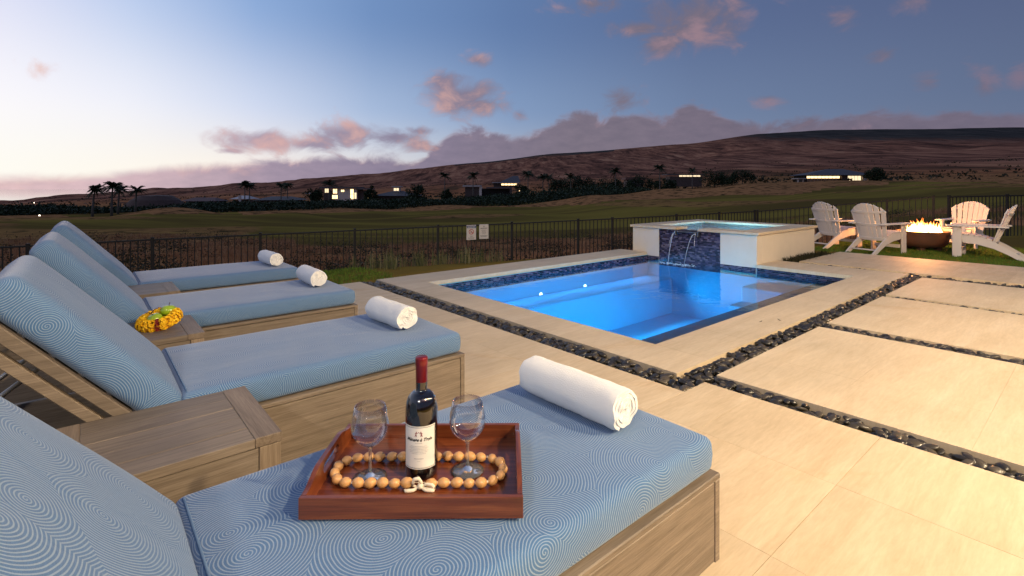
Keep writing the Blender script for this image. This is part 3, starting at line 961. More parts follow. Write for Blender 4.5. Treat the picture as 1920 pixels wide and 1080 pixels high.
# falling water
fall_m, nb = newmat('falling_water')
fp = nb.n('ShaderNodeBsdfPrincipled', {'Base Color': (.75, .85, 1, 1), 'Roughness': .15, 'Alpha': .30, 'Specular IOR Level': .8})
finish(fall_m, nb, fp.outputs[0])
bm = bmesh.new()
for (y0, y1, r) in ((1.385, 1.43, .0075), (.995, 1.12, .0065), (1.39, 1.47, .004), (.99, .95, .004)):
    pts = []
    for k in range(12):
        f = k / 11
        zz = .43 - .55 * f
        pts.append((-.085 - .15 * math.sqrt(f), y0 + (y1 - y0) * math.sqrt(f), zz))
        if r < .005 and k > 4: break
    tube(bm, pts, [r * (1 - .35 * k / 11) for k in range(len(pts))], 8)
obj('water_stream', bm, fall_m, spa, smooth=True)
bm = bmesh.new()
vs8 = [bm.verts.new(p) for p in ((-.09, .99, .4395), (.34, .99, .4395), (.34, 1.39, .4395), (-.09, 1.39, .4395))]
bm.faces.new(vs8)
obj('water_sheet', bm, spa_water_m, spa)
foam_m = plain('foam', (.55, .75, .9), .6, var=.05)
bm = bmesh.new()
for k in range(150):
    c = R.choice((1.42, 1.10, 1.26))
    rr = abs(R.gauss(0, .10)); th = R.uniform(0, 2 * PI)
    r0 = R.uniform(.003, .010)
    bmesh.ops.create_icosphere(bm, subdivisions=1, radius=r0, matrix=Matrix.Translation((-.24 + rr * math.cos(th) * .8, c + rr * math.sin(th) * 1.2, WZ + .001)) @ Matrix.Diagonal((1.6, 1.6, .35, 1)))
o = obj('foam', bm, foam_m, loc=W(3.575, 8.05, 0), rz=TH, smooth=True)
tag(o, 'pale splash foam where the spa water falls into the pool', kind='stuff')

for (a, b, r_, lab_) in ((2.02, 4.62, .5, 'tiny brown leaf lying on the coping, the left of two specks'), (1.93, 4.80, 2.0, 'tiny curled brown leaf on the coping close to the pebbles, the right of two specks')):
    bm = bmesh.new()
    vv = [bm.verts.new(p) for p in ((-.022, 0, .003), (-.006, .006, .002), (.016, .003, .007), (.024, 0, .012), (.012, -.005, .005), (-.008, -.006, .002))]
    bm.faces.new(vv)
    bmesh.ops.solidify(bm, geom=bm.faces, thickness=.001)
    o = obj('dry_leaf', bm, trunk_m, loc=W(a, b, .001), rz=r_)
    tag(o, lab_, 'leaf')
# small dark plants in the soil strip beside the spa
def blades(name, pts, mat, hmin, hmax, wd, n, spread, lean=.5, parent=None):
    vs, fs = [], []
    for (x, y, z) in pts:
        for k in range(n):
            th = R.uniform(0, 2 * PI)
            h = R.uniform(hmin, hmax)
            bx, by = x + R.gauss(0, spread), y + R.gauss(0, spread)
            lx, ly = math.cos(th) * h * lean * R.random(), math.sin(th) * h * lean * R.random()
            wx, wy = -math.sin(th) * wd, math.cos(th) * wd
            o0 = len(vs)
            vs += [(bx - wx, by - wy, z - .01), (bx + wx, by + wy, z - .01), (bx + lx * .4 + wx * .7, by + ly * .4 + wy * .7, z + h * .6), (bx + lx * .4 - wx * .7, by + ly * .4 - wy * .7, z + h * .6), (bx + lx, by + ly, z + h)]
            fs += [(o0, o0 + 1, o0 + 2, o0 + 3), (o0 + 3, o0 + 2, o0 + 4)]
    return pydata(name, vs, fs, mat, parent)
pts = []
for k in range(120):
    b = R.uniform(8.95, 10.5); a = R.uniform(3.3, 3.54)
    p = W(a, b); pts.append((p.x, p.y, -.08))
o = blades('ground_cover', pts, scrub_m, .05, .14, .008, 14, .035, 1.0)
tag(o, 'low dark ground cover plants in the soil beside the spa wall', kind='stuff')

# ================================================================== loungers
def cushion_mesh(name, hx, hy, hz, r, crown, mat, parent, mtx, nx=40, ny=24, nz=6):
    """rounded cushion with unfolded UVs"""
    bm = bmesh.new()
    uvl = bm.loops.layers.uv.new('UVMap')
    def place(p):
        q = Vector((max(-hx + r, min(hx - r, p.x)), max(-hy + r, min(hy - r, p.y)), max(-hz + r, min(hz - r, p.z))))
        d = p - q
        if d.length > 1e-9: p = q + d.normalized() * r
        fx, fy = p.x / hx, p.y / hy
        p = p.copy()
        if p.z > 0: p.z += crown * (1 - fx ** 4) * (1 - fy ** 4)
        p.z += .0022 * noise.noise(Vector((p.x * 4, p.y * 4, p.z * 3)))
        k = 1 - (p.z / hz) ** 2 if abs(p.z) < hz else 0
        p.y += .006 * fy * k; p.x += .006 * fx * k
        return mtx @ p
    def lin(h, n):
        # denser near the rounded edge
        inner = h - r
        e = [-h, -h + r * .3, -h + r * .65]
        m = [-inner + 2 * inner * i / n for i in range(n + 1)]
        return e + m + [h - r * .65, h - r * .3, h]
    X, Y, Z = lin(hx, nx), lin(hy, ny), lin(hz, 2)
    faces = [('z', 1), ('z', -1), ('y', 1), ('y', -1), ('x', 1), ('x', -1)]
    for ax, s in faces:
        if ax == 'z': U, V = X, Y; f = lambda u, v: Vector((u, v, s * hz)); uvf = lambda u, v: (u, v) if s > 0 else (u, v + 3)
        elif ax == 'y': U, V = X, Z; f = lambda u, v: Vector((u, s * hy, v)); uvf = lambda u, v: (u, s * (hy + hz - v))
        else: U, V = Y, Z; f = lambda u, v: Vector((s * hx, u, v)); uvf = lambda u, v: (s * (hx + hz - v), u)
        g = [[bm.verts.new(place(f(u, v))) for v in V] for u in U]
        for i in range(len(U) - 1):
            for j in range(len(V) - 1):
                fc = bm.faces.new((g[i][j], g[i + 1][j], g[i + 1][j + 1], g[i][j + 1]))
                for lp, (uu, vv) in zip(fc.loops, ((U[i], V[j]), (U[i + 1], V[j]), (U[i + 1], V[j + 1]), (U[i], V[j + 1]))):
                    lp[uvl].uv = uvf(uu, vv)
    bmesh.ops.remove_doubles(bm, verts=bm.verts, dist=1e-5)
    bmesh.ops.recalc_face_normals(bm, faces=bm.faces)
    return obj(name, bm, mat, parent, smooth=True)
def ring_pts(hx, hy, r, z, mtx, n=6):
    out = []
    for (cx, cy, a0) in ((hx - r, hy - r, 0), (-hx + r, hy - r, 90), (-hx + r, -hy + r, 180), (hx - r, -hy + r, 270)):
        for k in range(n + 1):
            a = math.radians(a0 + 90 * k / n)
            out.append(mtx @ Vector((cx + r * math.cos(a), cy + r * math.sin(a), z)))
    return out
LW = .70
def make_lounger():
    t = empty('sun_lounger', (0, 0, 0), TH)
    bm = bmesh.new()
    X1 = 1.42
    # base box
    boxobj('side_panel', (-.78, X1 - .022, .0, .022, .115, .345), teak_x, t, bev=.002)
    boxobj('side_panel', (-.78, X1 - .022, LW - .022, LW, .115, .345), teak_x, t, bev=.002)
    boxobj('end_panel', (X1 - .0215, X1, .024, LW - .024, .115, .345), teak_y, t, bev=.002)
    boxobj('end_panel', (-.80, -.781, .0, LW, .115, .345), teak_y, t, bev=.002)
    boxobj('corner_post', (X1 - .0215, X1 + .003, -.003, .0235, .112, .348), teak_x, t, bev=.002)
    boxobj('corner_post', (X1 - .0215, X1 + .003, LW - .0235, LW + .003, .112, .348), teak_x, t, bev=.002)
    boxobj('top_rail', (.12, X1 + .004, -.004, .042, .3485, .366), teak_x, t, bev=.003)
    boxobj('top_rail', (.12, X1 + .004, LW - .042, LW + .004, .3485, .366), teak_x, t, bev=.003)
    boxobj('top_rail', (X1 - .042, X1 + .004, .0425, LW - .0425, .3485, .366), teak_y, t, bev=.003)
    for k in range(12):
        x = .14 + k * .103
        boxobj('slat', (x, x + .085, .043, LW - .043, .334, .350), teak_y, t, bev=.002)
    boxobj('toe_kick', (-.7, X1 - .045, .04, LW - .04, .0, .116), teak_dark, t)
    # seat cushion
    hx, hy, hz = .592, .338, .052
    M0 = Matrix.Translation((.225 + hx, LW / 2, .368 + hz))
    sc_ = cushion_mesh('seat_cushion', hx, hy, hz, .022, .007, fabric, t, M0)
    pb = bmesh.new()
    MR = Matrix.Translation((.225 + .014, LW / 2, .368 + hz)) @ Matrix(((0, 0, 1, 0), (1, 0, 0, 0), (0, 1, 0, 0), (0, 0, 0, 1)))
    tube(pb, ring_pts(hy - .004, hz - .001, .028, 0, MR), .0032, 6, closed=True)
    obj('piping', pb, piping_m, sc_, smooth=True)
    # backrest: s runs up the back, n towards the sitter
    tdir = Vector((-.669, 0, .743)); ndir = Vector((.743, 0, .669))
    def BM(s, n, y):
        m = Matrix(((-tdir.x, 0, ndir.x, 0), (0, 1, 0, 0), (-tdir.z, 0, ndir.z, 0), (0, 0, 0, 1)))
        c = tdir * s + ndir * n + Vector((0, y, 0))
        return Matrix.Translation(c) @ m
    hxb, hzb = .335, .058
    bc = cushion_mesh('back_cushion', hxb, hy, hzb, .034, .014, fabric, t, BM(.508, .362 + hzb, LW / 2), nx=24)
    bf = boxobj('backrest_frame', (-.335, .335, -.0, .045, -.018, .018), teak_x, t, bev=.003, mtx=BM(.47, .341, 0))
    boxobj('rail', (-.335, .335, LW - .045, LW, -.018, .018), teak_x, bf, bev=.003, mtx=BM(.47, .341, 0))
    boxobj('rail', (-.335, .335, .004, .036, -.016, .016), teak_x, bf, bev=.003, mtx=BM(.47, .289, 0))
    boxobj('rail', (-.335, .335, LW - .036, LW - .004, -.016, .016), teak_x, bf, bev=.003, mtx=BM(.47, .289, 0))
    for k in range(6):
        s = .19 + k * .108
        boxobj('cross_slat', (-.042, .042, .047, LW - .047, -.008, .008), teak_y, bf, bev=.002, mtx=BM(s, .340, 0))
    pb = bmesh.new()
    for y in (.2, LW - .2):
        tube(pb, [Vector((-.50, y, .33)), tdir * .55 + ndir * .30 + Vector((0, y, 0))], .008, 8)
    tube(pb, [Vector((-.50, .2, .33)), Vector((-.50, LW - .2, .33))], .008, 8)
    obj('prop_bar', pb, plain('prop_metal', (.4, .38, .34), .4, metal=.8), bf, smooth=True)
    return t
lg0 = make_lounger()
spots = [(.742, 0.0, 'foreground blue lounger carrying the red wooden wine tray and the closest rolled towel'),
         (2.105, .045, 'second blue lounger from the camera, its rolled towel just behind the wine bottle'),
         (3.475, .075, 'third blue lounger from the camera, between the flower lei table and the farthest table'),
         (4.80, .10, 'farthest blue lounger, next to the black fence and the green lawn')]
loungers = []
for k, (a, b, lab) in enumerate(spots):
    o = lg0 if k == 0 else copy_tree(lg0)
    o.location = W(a, b, 0)
    tag(o, lab, 'sun lounger', 'blue cushioned teak loungers in a row')
    loungers.append(o)

for ch in loungers[0].children:      # the closest lounger's pads are pushed a little towards its head
    if ch.name.startswith(('back_cushion', 'backrest_frame')):
        ch.location.x -= .058
    elif ch.name.startswith('seat_cushion'):
        ch.scale.x = 1.05; ch.location.x = 1.41 * (1 - 1.05)

# ------------------------------------------------------------------ side tables
def make_table(wd):
    t = empty('side_table', (0, 0, 0), TH)
    L = .545
    n = 5
    for k in range(n):
        y0, y1 = wd * k / n, wd * (k + 1) / n
        boxobj('plank', (-L + .076, -.076, y0 + .0006, y1 - .0006, .432, .460 + R.uniform(-.0005, .0005)), teak_x, t, bev=.0012)
    boxobj('end_board', (-.0755, 0, 0, wd, .432, .4605), teak_y, t, bev=.002)
    boxobj('end_board', (-L, -L + .0755, 0, wd, .432, .4605), teak_y, t, bev=.002)
    for x0 in (-.063, -L + .003):
        for y0 in (.003, wd - .063):
            bm = bmesh.new(); box(bm, x0, x0 + .06, y0, y0 + .06, 0, .430, bev=.002)
            obj('leg', bm, teak_z, t)
    boxobj('apron', (-L + .065, -.065, .005, .027, .335, .429), teak_x, t, bev=.001)
    boxobj('apron', (-L + .065, -.065, wd - .027, wd - .005, .335, .429), teak_x, t, bev=.001)
    boxobj('apron', (-.025, -.005, .065, wd - .065, .335, .429), teak_y, t, bev=.001)
    boxobj('apron', (-L + .005, -L + .025, .065, wd - .065, .335, .429), teak_y, t, bev=.001)
    return t
teak_z = wood('weathered_teak_upright', (.17, .125, .085), (.23, .175, .125), (.29, .225, .16), axis=2)
tb0 = make_table(.465)
for k, (a, b, lab) in enumerate([(1.625, .462, 'bare weathered teak side table nearest the camera, beside the wine lounger'), (3.0, .478, 'teak side table holding the yellow flower lei and green apples'), (4.325, .535, 'farthest teak side table, bare, between the two farthest loungers')]):
    o = tb0 if k == 0 else copy_tree(tb0)
    o.location = W(a, b, 0)
    tag(o, lab, 'side table', 'teak side tables between the loungers')

# ------------------------------------------------------------------ rolled towels
def make_towel(length, r, seed):
    bm = bmesh.new()
    th = .0115
    turns = r / th - .35
    nseg = 26
    inner, outer = [], []
    tot = int(turns * nseg)
    rot0 = math.radians(-125) - 2 * PI * tot / nseg
    for k in range(tot + 1):
        ang = 2 * PI * k / nseg
        rc = .15 * th + th * ang / (2 * PI)
        wob = 1 + .03 * math.sin(ang * 2 + seed) + .015 * math.sin(ang * 5 + seed * 2)
        ro = (rc + th * .46) * wob; ri = max(.0005, (rc - th * .46) * wob)
        ang = ang + rot0
        outer.append((ro * math.cos(ang), ro * math.sin(ang))); inner.append((ri * math.cos(ang), ri * math.sin(ang)))
    ny = 22
    rows = []
    for j in range(ny + 1):
        f = j / ny
        y = -length / 2 + length * f
        # soft ends: the rim rolls over slightly
        e = min(f, 1 - f) * length
        k_e = 1 - .045 * max(0, 1 - e / .012) ** 2
        ro_, ri_ = [], []
        for (p, q) in zip(outer, inner):
            d = .0030 * noise.noise(Vector((p[0] * 24, p[1] * 24, y * 13 + seed * 7))) + .0012 * noise.noise(Vector((p[0] * 80, p[1] * 80, y * 60 + seed)))
            kk = k_e * (1 + d / .06)
            off = .009 * noise.noise(Vector((p[0] * 34, p[1] * 34, seed))) if j in (0, ny) else 0
            px_, pz_ = p[0] * kk, p[1] * kk
            # flattened where it lies on the cushion
            if pz_ < -r * .9: pz_ = -r * .9 + (pz_ + r * .9) * .25
            ro_.append(bm.verts.new((px_, y + off, pz_))); 
            qx, qz = q[0] * kk, q[1] * kk
            if qz < -r * .9: qz = -r * .9 + (qz + r * .9) * .25
            ri_.append(bm.verts.new((qx, y + off, qz)))
        rows.append((ro_, ri_))
    n = len(outer)
    for j in range(ny):
        (o0, i0), (o1, i1) = rows[j], rows[j + 1]
        for k in range(n - 1):
            bm.faces.new((o0[k], o0[k + 1], o1[k + 1], o1[k]))
            bm.faces.new((i0[k + 1], i0[k], i1[k], i1[k + 1]))
        bm.faces.new((o0[n - 1], i0[n - 1], i1[n - 1], o1[n - 1]))
        bm.faces.new((i0[0], o0[0], o1[0], i1[0]))
    for j in (0, ny):
        o0, i0 = rows[j]
        for k in range(n - 1):
            bm.faces.new((o0[k], i0[k], i0[k + 1], o0[k + 1]) if j == 0 else (o0[k], o0[k + 1], i0[k + 1], i0[k]))
    bmesh.ops.recalc_face_normals(bm, faces=bm.faces)
    return obj('rolled_towel', bm, towel_m, smooth=True, angle=50)
for k, (a, b, L, lab) in enumerate([(1.132, 1.226, .405, 'large rolled white towel on the lounger that holds the wine tray'), (2.46, 1.245, .34, 'rolled white towel on the second lounger, left of the pebble strip'),
                                    (3.88, 1.31, .37, 'rolled white towel on the third lounger from the camera'), (5.10, 1.345, .37, 'small looking rolled white towel on the farthest lounger by the fence')]):
    o = make_towel(L, .062, k + 1.4)
    o.location = W(a, b, .486 + .062 * .9)
    o.rotation_euler = (0, 0, TH + [.02, .05, -.04, .03][k])
    tag(o, lab, 'towel', 'rolled white towels on the loungers')

# ================================================================== tray and what stands on it
TZ = .484
tray = empty('serving_tray', (-.22, 1.267, TZ), math.radians(.6))
tag(tray, 'red brown wooden serving tray with cut-out handles on the closest lounger', 'tray')
TW, TD, TH_ = .485, .345, .047
boxobj('tray_floor', (-TW / 2 + .01, TW / 2 - .01, -TD / 2 + .01, TD / 2 - .01, 0.002, .010), koa_x, tray)
boxobj('long_side', (-TW / 2, TW / 2, -TD / 2 - .001, -TD / 2 + .011, 0, TH_), koa_x, tray, bev=.0012)
boxobj('long_side', (-TW / 2, TW / 2, TD / 2 - .011, TD / 2 + .001, 0, TH_), koa_x, tray, bev=.0012)
def tray_end(x0, x1):
    bm = bmesh.new()
    n = 40
    hw, hh, hz = .055, .0120, .042
    top, bot, hole_t, hole_b = [], [], [], []
    y0, y1 = -TD / 2 + .0115, TD / 2 - .0115
    ys = [y0 + (y1 - y0) * i / n for i in range(n + 1)]
    def topz(y): return TH_ + .020 * sm(1 - abs(y) / (y1 * .95), 0, .55)
    def cut(y):
        if abs(y) >= hw: return None
        e = hw - hh
        d = 0 if abs(y) < e else abs(y) - e
        h = math.sqrt(max(0, hh * hh - d * d))
        return (hz - h, hz + h)
    def quad(pts_):
        a = [bm.verts.new((x0, y, z)) for y, z in pts_]; b = [bm.verts.new((x1, y, z)) for y, z in pts_]
        bm.faces.new(a); bm.faces.new(b[::-1])
        for i in range(4): bm.faces.new((a[i], b[i], b[(i + 1) % 4], a[(i + 1) % 4]))
    for i in range(n):
        a, b = ys[i], ys[i + 1]
        ca, cb = cut(a), cut(b)
        if ca is None and cb is None:
            quad([(a, 0), (b, 0), (b, topz(b)), (a, topz(a))])
        else:
            ca = ca or (hz, hz); cb = cb or (hz, hz)
            quad([(a, 0), (b, 0), (b, cb[0]), (a, ca[0])])
            quad([(a, ca[1]), (b, cb[1]), (b, topz(b)), (a, topz(a))])
    bmesh.ops.remove_doubles(bm, verts=bm.verts, dist=1e-6)
    # drop internal partition faces
    seen = {}
    for f in list(bm.faces):
        k = tuple(sorted(v.index for v in f.verts))
    bm.verts.index_update()
    for f in list(bm.faces):
        k = tuple(sorted(v.index for v in f.verts))
        seen.setdefault(k, []).append(f)
    kill = [f for l in seen.values() if len(l) > 1 for f in l]
    if kill: bmesh.ops.delete(bm, geom=kill, context='FACES')
    bmesh.ops.recalc_face_normals(bm, faces=bm.faces)
    return bm
obj('handle_side', tray_end(-TW / 2 + .001, -TW / 2 + .012), koa_y, tray)
obj('handle_side', tray_end(TW / 2 - .012, TW / 2 - .001), koa_y, tray)
FZ = TZ + .0105
# wine bottle
bottle = empty('wine_bottle', (-.2235, 1.252, FZ), 0)
tag(bottle, 'dark red wine bottle with white label and red capsule on the tray', 'bottle')
bm = bmesh.new()
prof = [(0, .003), (.030, .001), (.0365, .002), (.0392, .007), (.0395, .02), (.0395, .158)]
for k in range(1, 11):
    a = PI / 2 * k / 10
    prof.append((.0145 + .025 * math.cos(a), .158 + .047 * math.sin(a)))
prof += [(.0142, .212), (.0139, .232), (.0137, .283)]
lathe(bm, prof, 56)
bottle_m, nb = newmat('dark_bottle_glass')
bp = nb.n('ShaderNodeBsdfPrincipled', {'Base Color': (.004, .003, .004, 1), 'Roughness': .03, 'Specular IOR Level': .6, 'Coat Weight': 1.0, 'Coat Roughness': .01})
finish(bottle_m, nb, bp.outputs[0])
obj('glass_body', bm, bottle_m, bottle, smooth=True)
bm = bmesh.new()
lathe(bm, [(.0141, .228), (.0144, .2285), (.0144, .266), (.0153, .268), (.0155, .272), (.0155, .281), (.0150, .2865), (.0138, .2885), (0, .2888)], 40)
obj('capsule', bm, plain('red_foil', (.16, .006, .010), .28, metal=.35, var=.05, coat=.4), bottle, smooth=True)
# label: a curved sheet facing the camera, bordered, lettered
def curved(verts, rad, a_c=-PI / 2):
    out = []
    for (u, v) in verts:
        th = a_c + u / rad
        out.append((rad * math.cos(th), rad * math.sin(th), v))
    return out
label_m = plain('cream_label_paper', (.80, .76, .70), .6, var=.01)
ink_m = plain('black_ink', (.02, .018, .018), .6)
ink_grey = plain('grey_ink', (.42, .40, .38), .6)
ink_red = plain('dark_red_ink', (.22, .02, .03), .6)
LR = .0398
def patch(name, u0, u1, v0, v1, mat, rad, parent, n=24):
    vs, fs = [], []
    for i in range(n + 1):
        u = u0 + (u1 - u0) * i / n
        vs += curved([(u, v0), (u, v1)], rad)
    for i in range(n): fs.append((2 * i, 2 * i + 2, 2 * i + 3, 2 * i + 1))
    return pydata(name, vs, fs, mat, parent, smooth=True)
lab = patch('label', -.044, .044, .031, .1335, label_m, LR, bottle, 32)
vs, fs = [], []
def strip(u0, u1, v0, v1, rad=LR + .0003):
    n = max(2, int((u1 - u0) / .004))
    for i in range(n):
        a, b = u0 + (u1 - u0) * i / n, u0 + (u1 - u0) * (i + 1) / n
        o0 = len(vs)
        vs.extend(curved([(a, v0), (b, v0), (b, v1), (a, v1)], rad)); fs.append((o0, o0 + 1, o0 + 2, o0 + 3))
strip(-.0425, .0425, .1305, .1313); strip(-.0425, .0425, .0332, .0340); strip(-.0425, .0425, .0350, .0353); strip(-.0425, .0425, .1293, .1296)
strip(-.0428, -.0420, .0332, .1313); strip(.0420, .0428, .0332, .1313)
pydata('label_border', vs, fs, ink_m, lab)
vs, fs = [], []
for (w_, v_) in ((.008, .0935), (.020, .086), (.024, .0825), (.019, .079), (.024, .0755), (.022, .072), (.018, .0685)):
    # broken fine print
    u = -w_
    while u < w_:
        L = R.uniform(.002, .006)
        strip(u, min(u + L, w_), v_ - .0006, v_ + .0006)
        u += L + .0012
pydata('fine_print', vs, fs, ink_grey, lab)
vs, fs = [], []
u = -.011
while u < .011:
    strip(u, u + .0022, .0555, .0575); u += .0029
strip(-.004, .004, .0505, .0512)
pydata('lower_print', vs, fs, ink_grey, lab)
def text_patch(txt, size, uc, vc, mat, rad, parent, name, shear=.3, bold=.0):
    cu = bpy.data.curves.new('txt', 'FONT')
    cu.body = txt; cu.size = size; cu.align_x = 'CENTER'; cu.shear = shear; cu.offset = bold
    to = bpy.data.objects.new('txt', cu)
    COL.objects.link(to)
    dg = bpy.context.evaluated_depsgraph_get()
    me = bpy.data.meshes.new_from_object(to.evaluated_get(dg))
    bpy.data.objects.remove(to)
    for v in me.vertices:
        wob = .0006 * math.sin(v.co.x * 700)
        x, y = v.co.x + uc, v.co.y + vc + wob
        p = curved([(x, y)], rad)[0]
        v.co = p
    me.materials.clear(); me.materials.append(mat)
    o = bpy.data.objects.new(name, me)
    return link(o, parent)
text_patch('Ménage à Trois', .0105, 0, .0985, ink_m, LR + .0004, lab, 'brand_lettering', .45, .00035)
# three small dancing figures of the emblem
vs, fs = [], []
def stroke(p, q, wd=.0011, rad=LR + .00035):
    d = Vector((q[0] - p[0], q[1] - p[1])).normalized() * wd
    n = (-d.y, d.x)
    o0 = len(vs)
    vs.extend(curved([(p[0] - n[0], p[1] - n[1]), (q[0] - n[0] * .6, q[1] - n[1] * .6), (q[0] + n[0] * .6, q[1] + n[1] * .6), (p[0] + n[0], p[1] + n[1])], rad)); fs.append((o0, o0 + 1, o0 + 2, o0 + 3))
for c, s in ((-.0055, -1), (.0055, 1), (0.0, 0)):
    hd = (c, .1205 if s else .1195)
    for q in range(6):
        a0_, a1_ = q * PI / 3, (q + 1) * PI / 3
        o0 = len(vs)
        vs.extend(curved([hd, (hd[0] + .0013 * math.cos(a0_), hd[1] + .0013 * math.sin(a0_)), (hd[0] + .0013 * math.cos(a1_), hd[1] + .0013 * math.sin(a1_))], LR + .00035)); fs.append((o0, o0 + 1, o0 + 2))
    if s:
        stroke((c, .119), (c + s * .001, .1145), .0013)
        stroke((c + s * .001, .1148), (c + s * .0035, .1095)); stroke((c + s * .001, .1148), (c - s * .0005, .1095))
        stroke((c, .1185), (c - s * .004, .1175), .0008); stroke((c, .1185), (c + s * .004, .1160), .0008)
pydata('emblem', vs, fs, ink_red, lab)
# glasses
def make_glass():
    t = empty('wine_glass', (0, 0, 0))
    bm = bmesh.new()
    outer = [(.0068, .0755), (.0165, .0815), (.029, .0915), (.0385, .1030), (.0437, .1150), (.0450, .1260), (.0440, .1400), (.0410, .1560), (.0365, .1760)]
    inner = [(.0355, .1760), (.0400, .1560), (.0430, .1400), (.0440, .1260), (.0427, .1152), (.0374, .1036), (.028, .0925), (.015, .0832), (.004, .0795), (0, .079)]
    lathe(bm, outer + inner, 48)
    bmesh.ops.recalc_face_normals(bm, faces=bm.faces)
    obj('bowl', bm, clear_glass, t, smooth=True)
    bm = bmesh.new()
    lathe(bm, [(0.0, .0012), (.0400, .0010), (.0405, .0022), (.030, .0042), (.012, .0075), (.0052, .013), (.0040, .022), (.0037, .050), (.0040, .068), (.0067, .0752), (0, .0785)], 48)
    bmesh.ops.recalc_face_normals(bm, faces=bm.faces)
    obj('stem', bm, solid_glass, t, smooth=True)
    return t
g0 = make_glass()
g0.location = (-.345, 1.232, FZ)
tag(g0, 'empty stemmed wine glass standing left of the bottle', 'wine glass', 'wine glasses on the tray')
g1 = copy_tree(g0)
g1.location = (-.111, 1.262, FZ)
tag(g1, 'empty stemmed wine glass standing right of the bottle', 'wine glass', 'wine glasses on the tray')
# kukui nut lei
lei = empty('nut_lei', (-.228, 1.25, FZ), 0)
tag(lei, 'necklace of polished tan nuts with cream bow laid around the bottle and glasses', 'necklace')
nut_m = plain('polished_tan_nut', (.62, .33, .12), .28, var=.22, scale=30, coat=.5, bmp=.25, bscale=70)
path = []
hl, hr = .148, .058
nn = 400
for k in range(nn):
    f = k / nn
    per = 4 * hl + 2 * PI * hr
    d = f * per
    if d < 2 * hl: p = (-hl + d, -hr)
    elif d < 2 * hl + PI * hr:
        a = -PI / 2 + (d - 2 * hl) / hr; p = (hl + hr * math.cos(a), hr * math.sin(a))
    elif d < 4 * hl + PI * hr: p = (hl - (d - 2 * hl - PI * hr), hr)
    else:
        a = PI / 2 + (d - 4 * hl - PI * hr) / hr; p = (-hl + hr * math.cos(a), hr * math.sin(a))
    path.append(p)
bm = bmesh.new()
tube(bm, [(p[0], p[1], .0118) for p in path[::8]], .0012, 6, closed=True)
obj('cord', bm, plain('cream_cord', (.7, .6, .45), .8), lei, smooth=True)
bm = bmesh.new()
bmesh.ops.create_icosphere(bm, subdivisions=3, radius=1)
for v in bm.verts:
    v.co.x *= 1 + .10 * max(0, abs(v.co.x)) ** 3
    v.co *= 1 + .03 * noise.noise(v.co * 2)
nut_me = bpy.data.meshes.new('nut'); bm.to_mesh(nut_me); bm.free()
for p in nut_me.polygons: p.use_smooth = True
nut_me.materials.append(nut_m)
bm = bmesh.new(); bmesh.ops.create_icosphere(bm, subdivisions=2, radius=.0032)
bd_me = bpy.data.meshes.new('spacer_bead'); bm.to_mesh(bd_me); bm.free()
bd_me.materials.append(plain('pearl_bead', (.78, .66, .52), .3, coat=.5))
NB_ = 33
for k in range(NB_):
    i = int((k + .5) / NB_ * nn)
    p = path[i]; q = path[(i + 3) % nn]
    if abs(p[0] - (.01)) < .022 and p[1] < 0:      # the bow sits here
        continue
    o = bpy.data.objects.new('nut', nut_me)
    rr = R.uniform(.0112, .0128)
    o.location = (p[0], p[1] + R.uniform(-.0015, .0015), rr * .95)
    o.scale = (rr * R.uniform(1.05, 1.2), rr, rr * .97)
    o.rotation_euler = (R.uniform(-.3, .3), R.uniform(-.2, .2), math.atan2(q[1] - p[1], q[0] - p[0]) + R.uniform(-.25, .25))
    link(o, lei)
    i2 = int((k + 1) / NB_ * nn) % nn
    o = bpy.data.objects.new('spacer_bead', bd_me); o.location = (*path[i2], .0115); link(o, lei)
bm = bmesh.new()
rib = [[(-.004, 0, .004), (-.016, -.004, .012), (-.012, -.006, .026), (-.002, -.006, .028), (.004, -.003, .018), (.006, 0, .006)],
       [(.004, 0, .008), (.018, -.004, .014), (.030, -.006, .013), (.036, -.006, .006), (.020, -.004, .004), (.004, 0, .005)],
       [(0, 0, .006), (-.014, -.010, .003), (-.030, -.012, .0025), (-.034, -.006, .0025)], [(.002, -.002, .006), (.016, -.010, .003), (.032, -.010, .0025), (.036, -.006, .0025)]]
for rr in rib:
    # ribbons: flat tubes
    pts_ = []
    for i in range(len(rr) - 1):
        for f in (0, .33, .66): pts_.append(Vector(rr[i]).lerp(Vector(rr[i + 1]), f))
    pts_.append(Vector(rr[-1]))
    tube(bm, pts_, [.0022 + .0022 * math.sin(PI * i / (len(pts_) - 1)) for i in range(len(pts_))], 8)
bmesh.ops.create_icosphere(bm, subdivisions=2, radius=.0075, matrix=Matrix.Translation((.002, -.003, .009)))
bow = obj('bow', bm, plain('cream_ribbon', (.74, .66, .52), .7, bmp=.4), lei, loc=(.012, -.064, 0), smooth=True)

